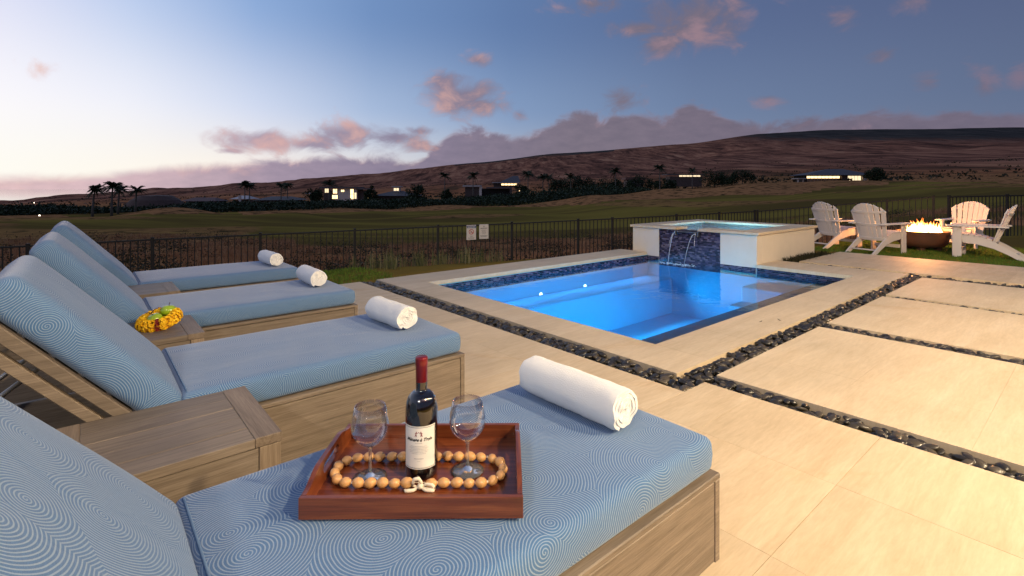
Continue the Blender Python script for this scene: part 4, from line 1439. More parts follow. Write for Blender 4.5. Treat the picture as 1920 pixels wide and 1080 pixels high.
# ================================================================== lei and apples on the middle table
LC = Vector((-1.865, 2.69, .4615))
fl = empty('flower_lei', LC + Vector((0, 0, .012)), 0)
fl.rotation_euler = (.27, -.06, 0)
tag(fl, 'ring of yellow flowers with red streaks lying on the middle side table', 'flower lei')
petal_y = leaf_mat('yellow_petals', (.70, .36, .006), (.90, .56, .012), (.95, .70, .06), .6)
petal_r = plain('dark_red_petals', (.22, .015, .008), .6)
vs, fs, vr, fr_ = [], [], [], []
for k in range(1500):
    a = R.uniform(0, 2 * PI)
    ph = R.uniform(-.5, PI + .5)
    tr = .024 * (1 + .10 * math.sin(a * 22))
    rad = .072
    tr = tr * 1.22
    n = Vector((math.cos(a) * math.cos(ph), math.sin(a) * math.cos(ph), math.sin(ph)))
    c = Vector((rad * math.cos(a), rad * math.sin(a) * 1.0, .028)) + n * tr
    q = n.to_track_quat('Z', 'Y')
    s = R.uniform(.0045, .0075)
    red = ((a * 22 / (2 * PI)) % 6) < .55 and (a % (2 * PI)) > 3.6
    V_, F_ = (vr, fr_) if red else (vs, fs)
    o0 = len(V_)
    sp_ = R.uniform(0, 2 * PI)
    V_.append(c - n * .002)
    for j in range(5):
        aa = sp_ + j * 2 * PI / 5
        V_.append(c + q @ Vector((math.cos(aa) * s, math.sin(aa) * s, R.uniform(.001, .005))))
    for j in range(5): F_.append((o0, o0 + 1 + j, o0 + 1 + (j + 1) % 5))
o = pydata('petals', vs, fs, petal_y, fl); o['kind'] = 'stuff'
o = pydata('red_petals', vr, fr_, petal_r, fl); o['kind'] = 'stuff'
bm = bmesh.new()
tube(bm, [(.072 * math.cos(2 * PI * k / 36), .072 * math.sin(2 * PI * k / 36), .022) for k in range(36)], .025, 10, closed=True)
obj('core', bm, plain('yellow_core', (.6, .28, .01), .8), fl, smooth=True)
apple_m, nb = newmat('green_apple_skin')
tc = nb.n('ShaderNodeTexCoord').outputs['Object']
c = nb.mix(nb.noise(tc, 14, 4, .6), (.20, .34, .008, 1), (.36, .46, .02, 1))
ap = nb.n('ShaderNodeBsdfPrincipled', {'Base Color': c, 'Roughness': .25, 'Coat Weight': .5, 'Coat Roughness': .1, 'Subsurface Weight': .0})
finish(apple_m, nb, ap.outputs[0])
def make_apple():
    t = empty('green_apple', (0, 0, 0))
    bm = bmesh.new()
    pr = []
    for k in range(25):
        th = PI * k / 24
        r = math.sin(th) * (.037 + .003 * math.cos(th)) ; z = -.031 * math.cos(th)
        if th > 2.3: z -= .010 * ((th - 2.3) / .84) ** 2
        if th < .6: z += .004 * (1 - th / .6)
        pr.append((r if 0 < k < 24 else 0, z + .033))
    lathe(bm, pr, 36)
    for v in bm.verts: v.co.x *= 1.02
    bmesh.ops.recalc_face_normals(bm, faces=bm.faces)
    obj('fruit', bm, apple_m, t, smooth=True)
    bm = bmesh.new()
    tube(bm, [(0, 0, .050), (.002, .001, .062), (.006, .002, .074)], [.0018, .0015, .0020], 6)
    obj('stem', bm, plain('brown_stem', (.07, .04, .015), .8), t, smooth=True)
    return t
ap0 = make_apple()
ap0.location = (LC.x - .004, LC.y - .018, .480); ap0.rotation_euler = (.25, -.35, 0)
tag(ap0, 'lower front green apple resting inside the yellow flower ring', 'apple', 'green apples on the side table')
ap1 = copy_tree(ap0); ap1.location = (LC.x + .016, LC.y + .034, .508); ap1.rotation_euler = (-.1, .1, 1.0)
tag(ap1, 'higher green apple behind the other one inside the yellow flower ring', 'apple', 'green apples on the side table')
tw = bmesh.new()
tube(tw, [(-.030, -.038, .052), (-.012, -.028, .078), (.004, -.018, .086), (.012, -.012, .082)], [.002, .0026, .002, .0015], 6)
tube(tw, [(-.060, -.018, .055), (-.040, -.026, .060), (-.030, -.036, .054)], [.0012, .002, .002], 6)
o = obj('twig', tw, plain('twig_bark', (.10, .035, .018), .7), loc=LC + Vector((0, 0, .022)), smooth=True)
tag(o, 'thin dark brown twig lying over the green apples', 'twig')
vs, fs = [], []
for k in range(9):
    a = k / 8 * PI
    vs += [(-.020 * math.cos(a), .007 * math.sin(a), .002 + .006 * abs(math.cos(a)) ), (-.018 * math.cos(a), -.007 * math.sin(a), .004 + .005 * abs(math.cos(a)))]
for k in range(8): fs.append((2 * k, 2 * k + 1, 2 * k + 3, 2 * k + 2))
pm = bmesh.new()
for i, (p) in enumerate(vs): pm.verts.new(p)
pm.verts.ensure_lookup_table()
for f in fs: pm.faces.new([pm.verts[i] for i in f])
bmesh.ops.solidify(pm, geom=pm.faces, thickness=.0012)
o = obj('pink_petal', pm, plain('pink_petal', (.42, .09, .11), .6), loc=(LC.x - .108, LC.y - .005, .4615), smooth=True)
tag(o, 'single curled pink petal left of the yellow flower ring', 'petal')

# ================================================================== fences
def fence_run(label, path, ztop, posts_t, name='fence', spacing=.1145, zfun=None, h=1.2, faint=1.0):
    """path(t)->(x,y); posts at the given parameters (metres along the run)"""
    x0, y0 = path(posts_t[0])
    t = empty(name, (x0, y0, zfun(x0, y0)), 0)
    tag(t, label, 'fence')
    O = Vector(t.location)
    for p in posts_t:
        x, y = path(p)
        zt = ztop(p)
        zg = zfun(x, y) - .1
        d = Vector(path(p + .01)) - Vector(path(p)); ang = math.atan2(d.y, d.x)
        bm = bmesh.new()
        box(bm, -.025, .025, -.025, .025, zg - O.z, zt + .02 - O.z, bev=.002)
        box(bm, -.030, .030, -.030, .030, zt + .0205 - O.z, zt + .032 - O.z, bev=.004)
        obj('post', bm, black_metal, t, loc=(x - O.x, y - O.y, 0), rz=ang)
    for p, q in zip(posts_t, posts_t[1:]):
        a, b = Vector((*path(p), 0)), Vector((*path(q), 0))
        L = (b - a).length
        ang = math.atan2((b - a).y, (b - a).x)
        za, zb = ztop(p), ztop(q)
        for dz, hh in ((-.030, .030), (-h + .07, .026)):
            bm = bmesh.new()
            vs_ = box(bm, 0, 1, -.015, .015, 0, 1)
            for v in vs_:
                f = v.co.x
                v.co.z = (za * (1 - f) + zb * f) + dz + v.co.z * hh - O.z
                v.co.x = .026 + f * (L - .052)
            obj('rail', bm, black_metal, t, loc=(a.x - O.x, a.y - O.y, 0), rz=ang)
        n = max(1, round(L / spacing))
        for k in range(1, n):
            f = k / n
            c = a.lerp(b, f)
            z1 = za * (1 - f) + zb * f - .0305
            key = round(h, 3)
            if key not in PICK:
                bm = bmesh.new(); box(bm, -.008, .008, -.008, .008, -h + .03, 0)
                me = bpy.data.meshes.new('picket'); bm.to_mesh(me); bm.free(); me.materials.append(black_metal)
                PICK[key] = me
            o = bpy.data.objects.new('picket', PICK[key])
            o.location = (c.x - O.x, c.y - O.y, z1 - O.z); o.rotation_euler = (0, 0, ang)
            link(o, t)
    return t
PICK = {}
gz = lambda x, y: yard_z(x, y)
pl = [-1.83 * k for k in range(6, 0, -1)] + [0, 1.83, 2.86, 4.96, 6.5, 7.88]
fence_run('long black metal picket fence behind the loungers and the pool', fence_pt, lambda t_: lerp_tab(FTOP, t_), pl, zfun=gz)
def seg_path(P0, P1):
    d = Vector((P1[0] - P0[0], P1[1] - P0[1])); L = d.length; d /= L
    return (lambda t_: (P0[0] + d.x * t_, P0[1] + d.y * t_)), L
p2, L2 = seg_path(POST2A, POST2B)
fence_run('black metal picket fence behind the white chairs and fire bowl', p2, lambda t_: .50 + (.98 - .50) * t_ / L2, [.05, 1.63, L2 * .775, L2], zfun=lambda x, y: min(yard_z(x, y), -.25))
p3, L3 = seg_path((10.62, 12.52), POST3)
fence_run('dim black metal picket fence at the far right beyond the chairs', p3, lambda t_: .98 + .08 * t_ / L3, [0.22, 2.05, 3.88, L3 - .02], zfun=lambda x, y: min(yard_z(x, y), -.22))

# signs on the fence
sign_white = plain('sign_face', (.62, .58, .54), .5, var=.01)
sign_blue = plain('sign_blue', (.05, .09, .22), .5)
sign_red = plain('sign_red', (.45, .035, .025), .5)
sign_ink = plain('sign_ink', (.10, .09, .09), .6)
fang = math.atan2(.374, .927)
def sign(tt, zt, wd, ht, label):
    x, y = fence_pt(tt)
    t = empty('pool_sign', (x + .014, y - .028, zt - ht / 2), fang)
    tag(t, label, 'sign', 'signs on the fence')
    boxobj('sign_plate', (-wd / 2, wd / 2, -.004, 0, -ht / 2, ht / 2), sign_white, t)
    return t
def flat(t, name, quads, mat, y=-.0052):
    vs, fs = [], []
    for (u0, u1, v0, v1) in quads:
        o0 = len(vs); vs += [(u0, y, v0), (u1, y, v0), (u1, y, v1), (u0, y, v1)]; fs.append((o0, o0 + 1, o0 + 2, o0 + 3))
    return pydata(name, vs, fs, mat, t)
s1 = sign(-1.045, .325, .232, .345, 'white sign with blue heading and red crossed circle, left of two on the fence')
flat(s1, 'header', [(-.112, .112, .10, .155)], sign_blue)
def lines(rows, wmax, seed):
    rnd = random.Random(seed); q = []
    for (v, hh, wf) in rows:
        u = -wmax * wf
        while u < wmax * wf:
            L = rnd.uniform(.008, .022); q.append((u, min(u + L, wmax * wf), v - hh / 2, v + hh / 2)); u += L + .006
    return q
flat(s1, 'heading_text', lines([(.127, .020, .85)], .1, 3), sign_white, -.0058)
flat(s1, 'fine_print', lines([(-.085, .008, .35), (-.105, .008, .3), (-.128, .008, .8), (-.146, .007, .7)], .1, 4), sign_ink)
bm = bmesh.new()
n = 28
ro, ri = .062, .048
for k in range(n):
    a, b = 2 * PI * k / n, 2 * PI * (k + 1) / n
    bm.faces.new([bm.verts.new(p) for p in ((ri * math.cos(a), -.0055, .015 + ri * math.sin(a)), (ro * math.cos(a), -.0055, .015 + ro * math.sin(a)), (ro * math.cos(b), -.0055, .015 + ro * math.sin(b)), (ri * math.cos(b), -.0055, .015 + ri * math.sin(b)))])
d = .7071
bm.faces.new([bm.verts.new((px * d + pz * d, -.0057, .015 - px * d + pz * d)) for px, pz in ((-.052, -.007), (.052, -.007), (.052, .007), (-.052, .007))])
obj('no_symbol', bm, sign_red, s1)
bm = bmesh.new()
box(bm, -.035, .035, -.0056, -.0053, -.002, .006); box(bm, -.006, .006, -.0056, -.0053, .012, .034)
obj('pictogram', bm, sign_ink, s1)
s2 = sign(-.735, .335, .232, .345, 'cream sign with lines of dark text, right of two on the fence')
flat(s2, 'heading_text', lines([(.078, .018, .85)], .1, 8), sign_ink)
flat(s2, 'fine_print', lines([(.04, .006, .5), (.022, .006, .6), (.004, .006, .45), (-.014, .006, .55), (-.032, .006, .5), (-.05, .006, .4), (-.098, .013, .9), (-.118, .009, .75)], .1, 9), sign_ink)
bm = bmesh.new()
bm.faces.new([bm.verts.new(p) for p in ((-.016, -.0055, .108), (.016, -.0055, .108), (0, -.0055, .138))])
obj('emblem', bm, sign_ink, s2)

# ================================================================== white garden chairs
def make_chair():
    t = empty('garden_chair', (0, 0, 0))
    # x sideways, +y towards the front
    rail = [(.33, .335), (.33, .385), (.18, .392), (0, .372), (-.18, .315), (-.34, .225), (-.66, .0), (-.53, .0), (-.38, .095), (-.2, .185), (0, .24), (.18, .262)]
    rail = rail[1:6] + rail[6:] + rail[:1]
    for s in (-1, 1):
        bm = bmesh.new()
        prism(bm, rail, s * .235 - .014, s * .235 + .014, 'x')
        obj('side_rail', bm, white_poly, t)
        boxobj('front_leg', (s * .266 - .014, s * .266 + .014, .205, .33, 0, .548), white_poly, t, bev=.003)
        bm = bmesh.new()
        arm = [(-.40, -.035), (-.40, .045), (-.30, .06), (.28, .085), (.40, .07), (.42, .02), (.40, -.045), (.28, -.065), (-.30, -.035)]
        prism(bm, [(s * (.285 + q), p) for p, q in arm], .549, .573, 'z')
        obj('arm', bm, white_poly, t)
        bm = bmesh.new()
        prism(bm, [(.31, .547), (.31, .45), (.285, .44), (.225, .547)], s * .281 + s * .0, s * .281 + s * .02, 'x')
        obj('arm_bracket', bm, white_poly, t)
    for k, (y, z) in enumerate([(.30, .400), (.225, .402), (.15, .398), (.075, .390), (0.0, .378), (-.075, .358), (-.15, .332)]):
        sl = math.atan2([.0, .01, .05, .09, .14, .24, .32][k], 1)
        bm = bmesh.new()
        box(bm, -.252, .252, -.034, .034, -.010, .010, bev=.003, mtx=Matrix.Translation((0, y, z + .004)) @ Matrix.Rotation(sl, 4, 'X'))
        obj('seat_slat', bm, white_poly, t)
    boxobj('front_apron', (-.22, .22, .331, .352, .27, .385), white_poly, t, bev=.003)
    # fanned back of seven boards, set on a shallow curve and leaning back
    n = 7
    lean = math.radians(23)
    for k in range(n):
        u = k - (n - 1) / 2
        wb, wt = .066, .086
        xb, xt = u * .069, u * .0905
        top = .735 - .016 * u * u
        yb, yt = -.035 + .006 * u * u * .6, .007 * u * u
        bm = bmesh.new()
        segs = 8
        rings = []
        for j in range(segs + 1):
            f = j / segs
            hgt = top * f
            xc = xb + (xt - xb) * f; ww = (wb + (wt - wb) * f) / 2 - .002
            yc = yb * (1 - f) + yt * f * .9
            l_, r_ = hgt, hgt
            if j == segs:
                l_ = hgt - (.016 * ((u - .5) ** 2 - u * u) if u <= 0 else -.016 * (u * u - (u - .5) ** 2) * 0)
                l_ = .735 - .016 * (u - .45) ** 2; r_ = .735 - .016 * (u + .45) ** 2
            rings.append([bm.verts.new((xc - ww, yc - .010, l_)), bm.verts.new((xc + ww, yc - .010, r_)), bm.verts.new((xc + ww, yc + .010, r_)), bm.verts.new((xc - ww, yc + .010, l_))])
        for j in range(segs):
            for q in range(4):
                bm.faces.new((rings[j][q], rings[j][(q + 1) % 4], rings[j + 1][(q + 1) % 4], rings[j + 1][q]))
        bm.faces.new(rings[0][::-1]); bm.faces.new(rings[-1])
        bmesh.ops.recalc_face_normals(bm, faces=bm.faces)
        M_ = Matrix.Translation((0, -.19, .262)) @ Matrix.Rotation(lean, 4, 'X')
        bmesh.ops.transform(bm, matrix=M_, verts=bm.verts)
        obj('back_slat', bm, white_poly, t)
    def arc(name, zc, hw, hh, off, th=.014):
        bm = bmesh.new()
        pts = 10
        rings = []
        for j in range(pts + 1):
            x = -hw + 2 * hw * j / pts
            u = x / .09
            y = .0045 * u * u - .012 + off
            rings.append([bm.verts.new((x, y - th, zc - hh)), bm.verts.new((x, y, zc - hh)), bm.verts.new((x, y, zc + hh)), bm.verts.new((x, y - th, zc + hh))])
        for j in range(pts):
            for q in range(4):
                bm.faces.new((rings[j][q], rings[j][(q + 1) % 4], rings[j + 1][(q + 1) % 4], rings[j + 1][q]))
        bm.faces.new(rings[0][::-1]); bm.faces.new(rings[-1])
        bmesh.ops.recalc_face_normals(bm, faces=bm.faces)
        M_ = Matrix.Translation((0, -.19, .262)) @ Matrix.Rotation(lean, 4, 'X')
        bmesh.ops.transform(bm, matrix=M_, verts=bm.verts)
        obj(name, bm, white_poly, t)
    arc('back_brace', .56, .27, .022, -.003)
    arc('back_brace', .31, .33, .022, -.012)
    arc('back_brace', .03, .22, .03, -.03)
    boxobj('stretcher', (-.22, .22, -.50, -.44, .075, .095), white_poly, t, bev=.003)
    boxobj('stretcher', (-.22, .22, .22, .245, .10, .16), white_poly, t, bev=.003)
    return t
ch0 = make_chair()
FIRE = Vector((8.06, 9.95, 0))
chs = [((6.80, 10.58), 74, 'leftmost white slatted garden chair, seen from behind beside the spa'),
       ((6.98, 9.62), 66, 'white slatted garden chair seen from behind, in front of the leftmost chair'),
       ((9.36, 10.50), 238, 'white slatted garden chair facing the camera, its back lit orange by the fire'),
       ((8.28, 8.98), -42, 'rightmost white slatted garden chair, seen from its side')]
for k, ((x, y), az_, lab_) in enumerate(chs):
    o = ch0 if k == 0 else copy_tree(ch0)
    o.location = (x, y, -.028)
    o.rotation_euler = (0, 0, math.radians(-az_))
    tag(o, lab_, 'chair', 'white garden chairs around the fire bowl')

# ================================================================== fire bowl
fb = empty('fire_bowl', (FIRE.x, FIRE.y, -.03), 0)
tag(fb, 'round rusty brown fire bowl with bright flames between the white chairs', 'fire bowl')
rust = plain('rusty_bowl', (.060, .026, .013), .8, var=.3, scale=5, bmp=.5)
bm = bmesh.new()
lathe(bm, [(0, .075), (.26, .075), (.345, .10), (.395, .16), (.41, .24), (.415, .335), (.425, .34), (.425, .385), (.395, .387), (.375, .36), (.36, .33), (0, .33)], 56)
bmesh.ops.recalc_face_normals(bm, faces=bm.faces)
obj('bowl', bm, rust, fb, smooth=True, angle=35)
for k in range(4):
    a = PI / 4 + k * PI / 2
    bm = bmesh.new(); box(bm, -.05, .05, -.05, .05, 0, .11, bev=.008)
    obj('foot', bm, rust, fb, loc=(.23 * math.cos(a), .23 * math.sin(a), 0))
rock_m = plain('lava_rock', (.05, .035, .03), .9, var=.4, scale=20)
bm = bmesh.new()
for k in range(150):
    rr = .33 * math.sqrt(R.random()); th = R.uniform(0, 2 * PI)
    n0 = len(bm.verts)
    r_ = bmesh.ops.create_icosphere(bm, subdivisions=1, radius=R.uniform(.02, .036), matrix=Matrix.Translation((rr * math.cos(th), rr * math.sin(th), .335 + R.uniform(0, .02))))
    for v in r_['verts']: v.co += Vector((R.gauss(0, .004), R.gauss(0, .004), R.gauss(0, .004)))
o = obj('lava_rocks', bm, rock_m, fb); o['kind'] = 'stuff'
flame_m, nb = newmat('flame')
lw = nb.n('ShaderNodeLayerWeight', {'Blend': .5}).outputs['Facing']
tcz = nb.n('ShaderNodeSeparateXYZ', {0: nb.n('ShaderNodeTexCoord').outputs['Object']}).outputs[2]
hf = nb.n('ShaderNodeMapRange', {0: tcz, 1: .33, 2: .58}).outputs[0]
colr = nb.ramp(hf, [(0, (1, .55, .16)), (.35, (1, .42, .09)), (1, (1, .20, .03))])
em = nb.n('ShaderNodeEmission', {'Color': colr, 'Strength': nb.math('MULTIPLY_ADD', hf, -30.0, 48.0)})
trn = nb.n('ShaderNodeBsdfTransparent')
alpha = nb.math('MULTIPLY', nb.math('POWER', nb.math('SUBTRACT', 1.0, lw), 1.6), nb.math('MULTIPLY_ADD', hf, -.75, .95), clamp=True)
mx = nb.n('ShaderNodeMixShader', {0: alpha, 1: trn.outputs[0], 2: em.outputs[0]})
finish(flame_m, nb, mx.outputs[0])
bm = bmesh.new()
for k in range(70):
    rr = .29 * math.sqrt(R.random()); th = R.uniform(0, 2 * PI)
    h = R.uniform(.09, .27) * (1.25 - rr * 1.6)
    w0 = R.uniform(.028, .055)
    cx, cy = rr * math.cos(th), rr * math.sin(th)
    lx, ly = R.uniform(-.05, .05), R.uniform(-.05, .05)
    pts_, rs_ = [], []
    for j in range(9):
        f = j / 8
        pts_.append((cx + lx * f * f + .012 * math.sin(f * 6 + k), cy + ly * f * f, .335 + h * f))
        rs_.append(max(.001, w0 * (math.sin(PI * min(1, (f * .8 + .22))) ** 1.1) * (1 - f * .5)))
    tube(bm, pts_, rs_, 10)
obj('flame', bm, flame_m, fb, smooth=True)
lamp('fire_light', (FIRE.x, FIRE.y, .62), 170, (1.0, .40, .12), radius=.16)

# ================================================================== lawn and rough grass
pts = []
for k in range(5200):
    a = R.uniform(6.22, 8.6); b = R.uniform(-3.2, 3.3)
    if a > 7.75 + .35 * noise.noise(Vector((b * .6, 3, 0))): continue
    p = W(a, b)
    pts.append((p.x, p.y, yard_z(p.x, p.y)))
for k in range(16000):
    a = R.uniform(-6.5, 3.9); b = R.uniform(10.86, 15.5)
    p = W(a, b)
    s = (p.y - 12.3) * .927 - p.x * .374
    if s > -1.6: continue
    if p.length > 14.5: continue
    pts.append((p.x, p.y, yard_z(p.x, p.y)))
o = blades('lawn_grass', pts, lawn_m, .02, .045, .0035, 7, .035, .7)
tag(o, 'short green lawn blades beside the paving and under the chairs', kind='stuff')
pts, pts2 = [], []
for k in range(30000):
    a_ = R.uniform(-.86, .84); r = 8 + 34 * R.random() ** 1.25
    x, y = r * math.sin(a_), r * math.cos(a_)
    s = (y - 12.3) * .927 - x * .374
    aa, bb = toab(x, y)
    if s < -1.5 and not (aa > 8.0): continue
    if s < -2.8: continue
    if aa < 6.3 and bb < 10.9: continue
    if bb > 10.8 and s < -1.9: continue
    z = yard_z(x, y) if r < 25 else T(x, y)
    if cover(x, y, z)[0] < .5 and R.random() < .93: continue
    n_ = noise.noise(Vector((x * .35, y * .35, 2)))
    if n_ > -.12:
        pts.append((x, y, z))
    elif R.random() < .5: pts2.append((x, y, z))
R.shuffle(pts)
o = blades('dry_grass', pts[:11000], dry_m, .08, .27, .007, 9, .11, .8)
tag(o, 'reddish dry rough grass on the slope beyond the black fence', kind='stuff')
R.shuffle(pts2)
vs, fs = [], []
def leafquad(vs, fs, c, s, flat_=False):
    n = Vector((R.gauss(0, 1), R.gauss(0, 1), R.gauss(0, 1))).normalized()
    u = n.orthogonal().normalized(); v = n.cross(u)
    a = R.uniform(0, PI)
    u, v = u * math.cos(a) + v * math.sin(a), v * math.cos(a) - u * math.sin(a)
    o0 = len(vs)
    vs += [c - u * s, c + v * s * .55, c + u * s, c - v * s * .55]
    fs.append((o0, o0 + 1, o0 + 2, o0 + 3))
for (x, y, z) in pts2[:3200]:
    hh = R.uniform(.12, .5)
    for j in range(11):
        leafquad(vs, fs, Vector((x + R.gauss(0, .14), y + R.gauss(0, .14), z + R.uniform(0, hh))), R.uniform(.02, .05))
o = pydata('scrub', vs, fs, scrub_m)
tag(o, 'low dark scrub tangled in the dry slope behind the fence', kind='stuff')
# taller seed grasses just behind the corner of the pool
pts = []
for k in range(60):
    a = R.uniform(6.9, 8.0); b = R.uniform(3.2, 6.0)
    p = W(a, b); pts.append((p.x, p.y, yard_z(p.x, p.y)))
o = blades('tall_grass', pts, leaf_mat('pale_seed_grass', (.05, .06, .02), (.10, .11, .04), (.2, .17, .10)), .12, .34, .006, 9, .05, .45)
tag(o, 'taller pale green seed grass behind the corner of the pool', kind='stuff')

# ================================================================== far hedges, trees, palms
def ground_at(px, r):
    a = math.atan((px - 960) / FX)
    x, y = r * math.sin(a), r * math.cos(a)
    return Vector((x, y, T(x, y)))
def top_z(px, py, P):     # height of an image point above the ground at P
    return (1.2 - (py - 352) / FX * P.y) - P.z
HEDGE = [(-60, 388), (60, 384), (150, 388), (240, 392), (330, 379), (420, 376), (500, 380), (600, 376), (700, 371), (800, 371), (870, 368), (960, 362), (1040, 352), (1110, 345), (1180, 350), (1215, 352)]
vs, fs = [], []
for k in range(5200):
    px = R.uniform(-80, 1215)
    r = R.uniform(128, 158)
    P = ground_at(px, r)
    ht = top_z(px, lerp_tab(HEDGE, px), P)
    hh = max(.8, ht * (.72 + .42 * noise.noise(Vector((P.x * .12, P.y * .12, 9)))))
    if r < 134: hh *= .55
    c = P + Vector((0, 0, hh * R.uniform(.1, 1) ** .6))
    for j in range(10):
        leafquad(vs, fs, c + Vector((R.gauss(0, .8), R.gauss(0, .8), R.gauss(0, .28))), R.uniform(.22, .42))
o = pydata('hedge_foliage', vs, fs, leaf_dark)
tag(o, 'long dark mass of hedges in front of the far houses', kind='stuff')
def broad_tree(px, ytop, wpx, r, label, name='broadleaf_tree'):
    P = ground_at(px, r)
    H = top_z(px, ytop, P)
    Rw = wpx / 2 / FX * P.y
    t = empty(name, P, 0)
    tag(t, label, 'tree')
    vs, fs = [], []
    blobs = []
    nbl = int(9 + wpx / 8)
    for k in range(nbl):
        u = R.uniform(-1, 1)
        hgt = H * (1 - .30 * u * u) * R.uniform(.55, .9)
        blobs.append((Vector((u * Rw * .8, R.uniform(-.5, .5) * Rw * .5, hgt)), R.uniform(.18, .3) * min(H, Rw * 1.3)))
    for k in range(nbl):
        u = R.uniform(-1, 1)
        blobs.append((Vector((u * Rw * .85, R.uniform(-.5, .5) * Rw * .5, H * R.uniform(.15, .5))), .28 * min(H, Rw)))
    for (c, br) in blobs:
        for j in range(90):
            d = Vector((R.gauss(0, 1), R.gauss(0, 1), R.gauss(0, 1))).normalized() * br * R.uniform(.55, 1.1)
            leafquad(vs, fs, c + d, R.uniform(.16, .34))
    o = pydata('crown', vs, fs, leaf_dark, t); o['kind'] = 'stuff'
    bm = bmesh.new()
    tube(bm, [(0, 0, -.3), (.05, 0, H * .3), (0, .05, H * .7)], [.22, .16, .08], 8)
    for s in (-1, 1): tube(bm, [(0, 0, H * .3), (s * Rw * .4, .1, H * .65)], [.12, .05], 6)
    obj('trunk', bm, trunk_m, t, smooth=True)
    return t
for args in [(695, 346, 24, 175, 'small round dark tree right of the lit white two storey house'), (779, 345, 40, 176, 'wide dark tree with a flat crown left of the pair of palms'),
             (588, 350, 34, 178, 'low dark tree directly left of the lit white house'), (1052, 332, 46, 172, 'dark tree just right of the house with the row of lit windows'),
             (1092, 328, 50, 176, 'bushy dark tree left of the orange grass mound'), (1142, 334, 70, 185, 'broad dark trees behind the left end of the orange mound'), (1200, 330, 60, 200, 'dark tree left of the low lit house'),
             (1340, 318, 66, 215, 'left half of the large dark tree mass above the orange mound'), (1392, 320, 62, 214, 'right half of the large dark tree mass above the orange mound'),
             (1642, 316, 44, 225, 'dark tree beside the right end of the long dark roofed house'), (1248, 336, 50, 190, 'low dark tree below the lit low house'),
             (838, 353, 22, 172, 'small dark bush tree under the palm at centre'), (98, 384, 60, 165, 'low dark shrub tree at far left near the point lights'), (160, 386, 40, 150, 'dark shrub at the foot of the windblown palm'), (975, 345, 34, 170, 'dark shrub tree behind the lit window row')]:
    broad_tree(*args)

vs, fs = [], []
for k in range(3600):
    a_ = R.uniform(-.78, .80); r = 230 * math.exp(R.random() * 2.3)
    x, y = r * math.sin(a_), r * math.cos(a_)
    if noise.noise(Vector((x / 160, y / 160, 4))) < -.05 + .1 * R.random(): continue
    z = T(x, y)
    s_ = R.uniform(.5, 1.5) * (1 + r / 900)
    for j in range(5):
        leafquad(vs, fs, Vector((x + R.gauss(0, s_ * .8), y + R.gauss(0, s_ * .5), z + s_ * R.uniform(.1, .8))), s_ * .55)
o = pydata('hillside_scrub', vs, fs, scrub_m)
tag(o, 'scattered dark scrub dotting the brown hillside behind the houses', kind='stuff')
def palm(px, ytop, r, label, crown=1.0, wind=0.0, fronds=20):
    P = ground_at(px, r)
    H = top_z(px, ytop, P)
    t = empty('palm_tree', P, R.uniform(0, 6))
    t.rotation_euler = (0, 0, 0)
    tag(t, label, 'palm tree')
    cr = 3.1 * crown
    hz = H - cr * .50
    lx = wind * .6
    bm = bmesh.new()
    tube(bm, [(0, 0, -.3), (lx * .2, 0, hz * .4), (lx * .6, 0, hz * .8), (lx, 0, hz)], [.24, .17, .14, .11], 8)
    obj('trunk', bm, trunk_m, t, smooth=True)
    vs, fs = [], []
    for k in range(fronds):
        th = 2 * PI * k / fronds + R.uniform(-.25, .25)
        up = R.uniform(.0, 1.35)
        L = cr * R.uniform(.85, 1.1)
        prev = None
        d = Vector((math.cos(th), math.sin(th), 0))
        d.x += wind * .5
        pts_ = []
        for j in range(9):
            f = j / 8
            pos = Vector((lx, 0, hz)) + d * L * (f * math.cos(up * .7)) + Vector((0, 0, L * (math.sin(up) * 1.35 * f - (.75 + .2 * R.random()) * f * f)))
            pts_.append(pos)
        side = d.cross(Vector((0, 0, 1))).normalized()
        for j in range(8):
            a, b = pts_[j], pts_[j + 1]
            o0 = len(vs); w_ = .035
            vs += [a - side * w_, a + side * w_, b + side * w_, b - side * w_]; fs.append((o0, o0 + 1, o0 + 2, o0 + 3))
            for q in range(3):
                c = a.lerp(b, q / 3)
                ll = L * .30 * math.sin(PI * min(1, .18 + (j + q / 3) / 9.5))
                for s in (-1, 1):
                    dr = (side * s * .75 + (b - a).normalized() * .45 + Vector((0, 0, -.5 + .1 * R.random()))).normalized()
                    e = (b - a).normalized() * .075
                    o0 = len(vs)
                    vs += [c - e, c + e, c + dr * ll]
                    fs.append((o0, o0 + 1, o0 + 2))
    o = pydata('crown', vs, fs, leaf_palm, t); o['kind'] = 'stuff'
    return t
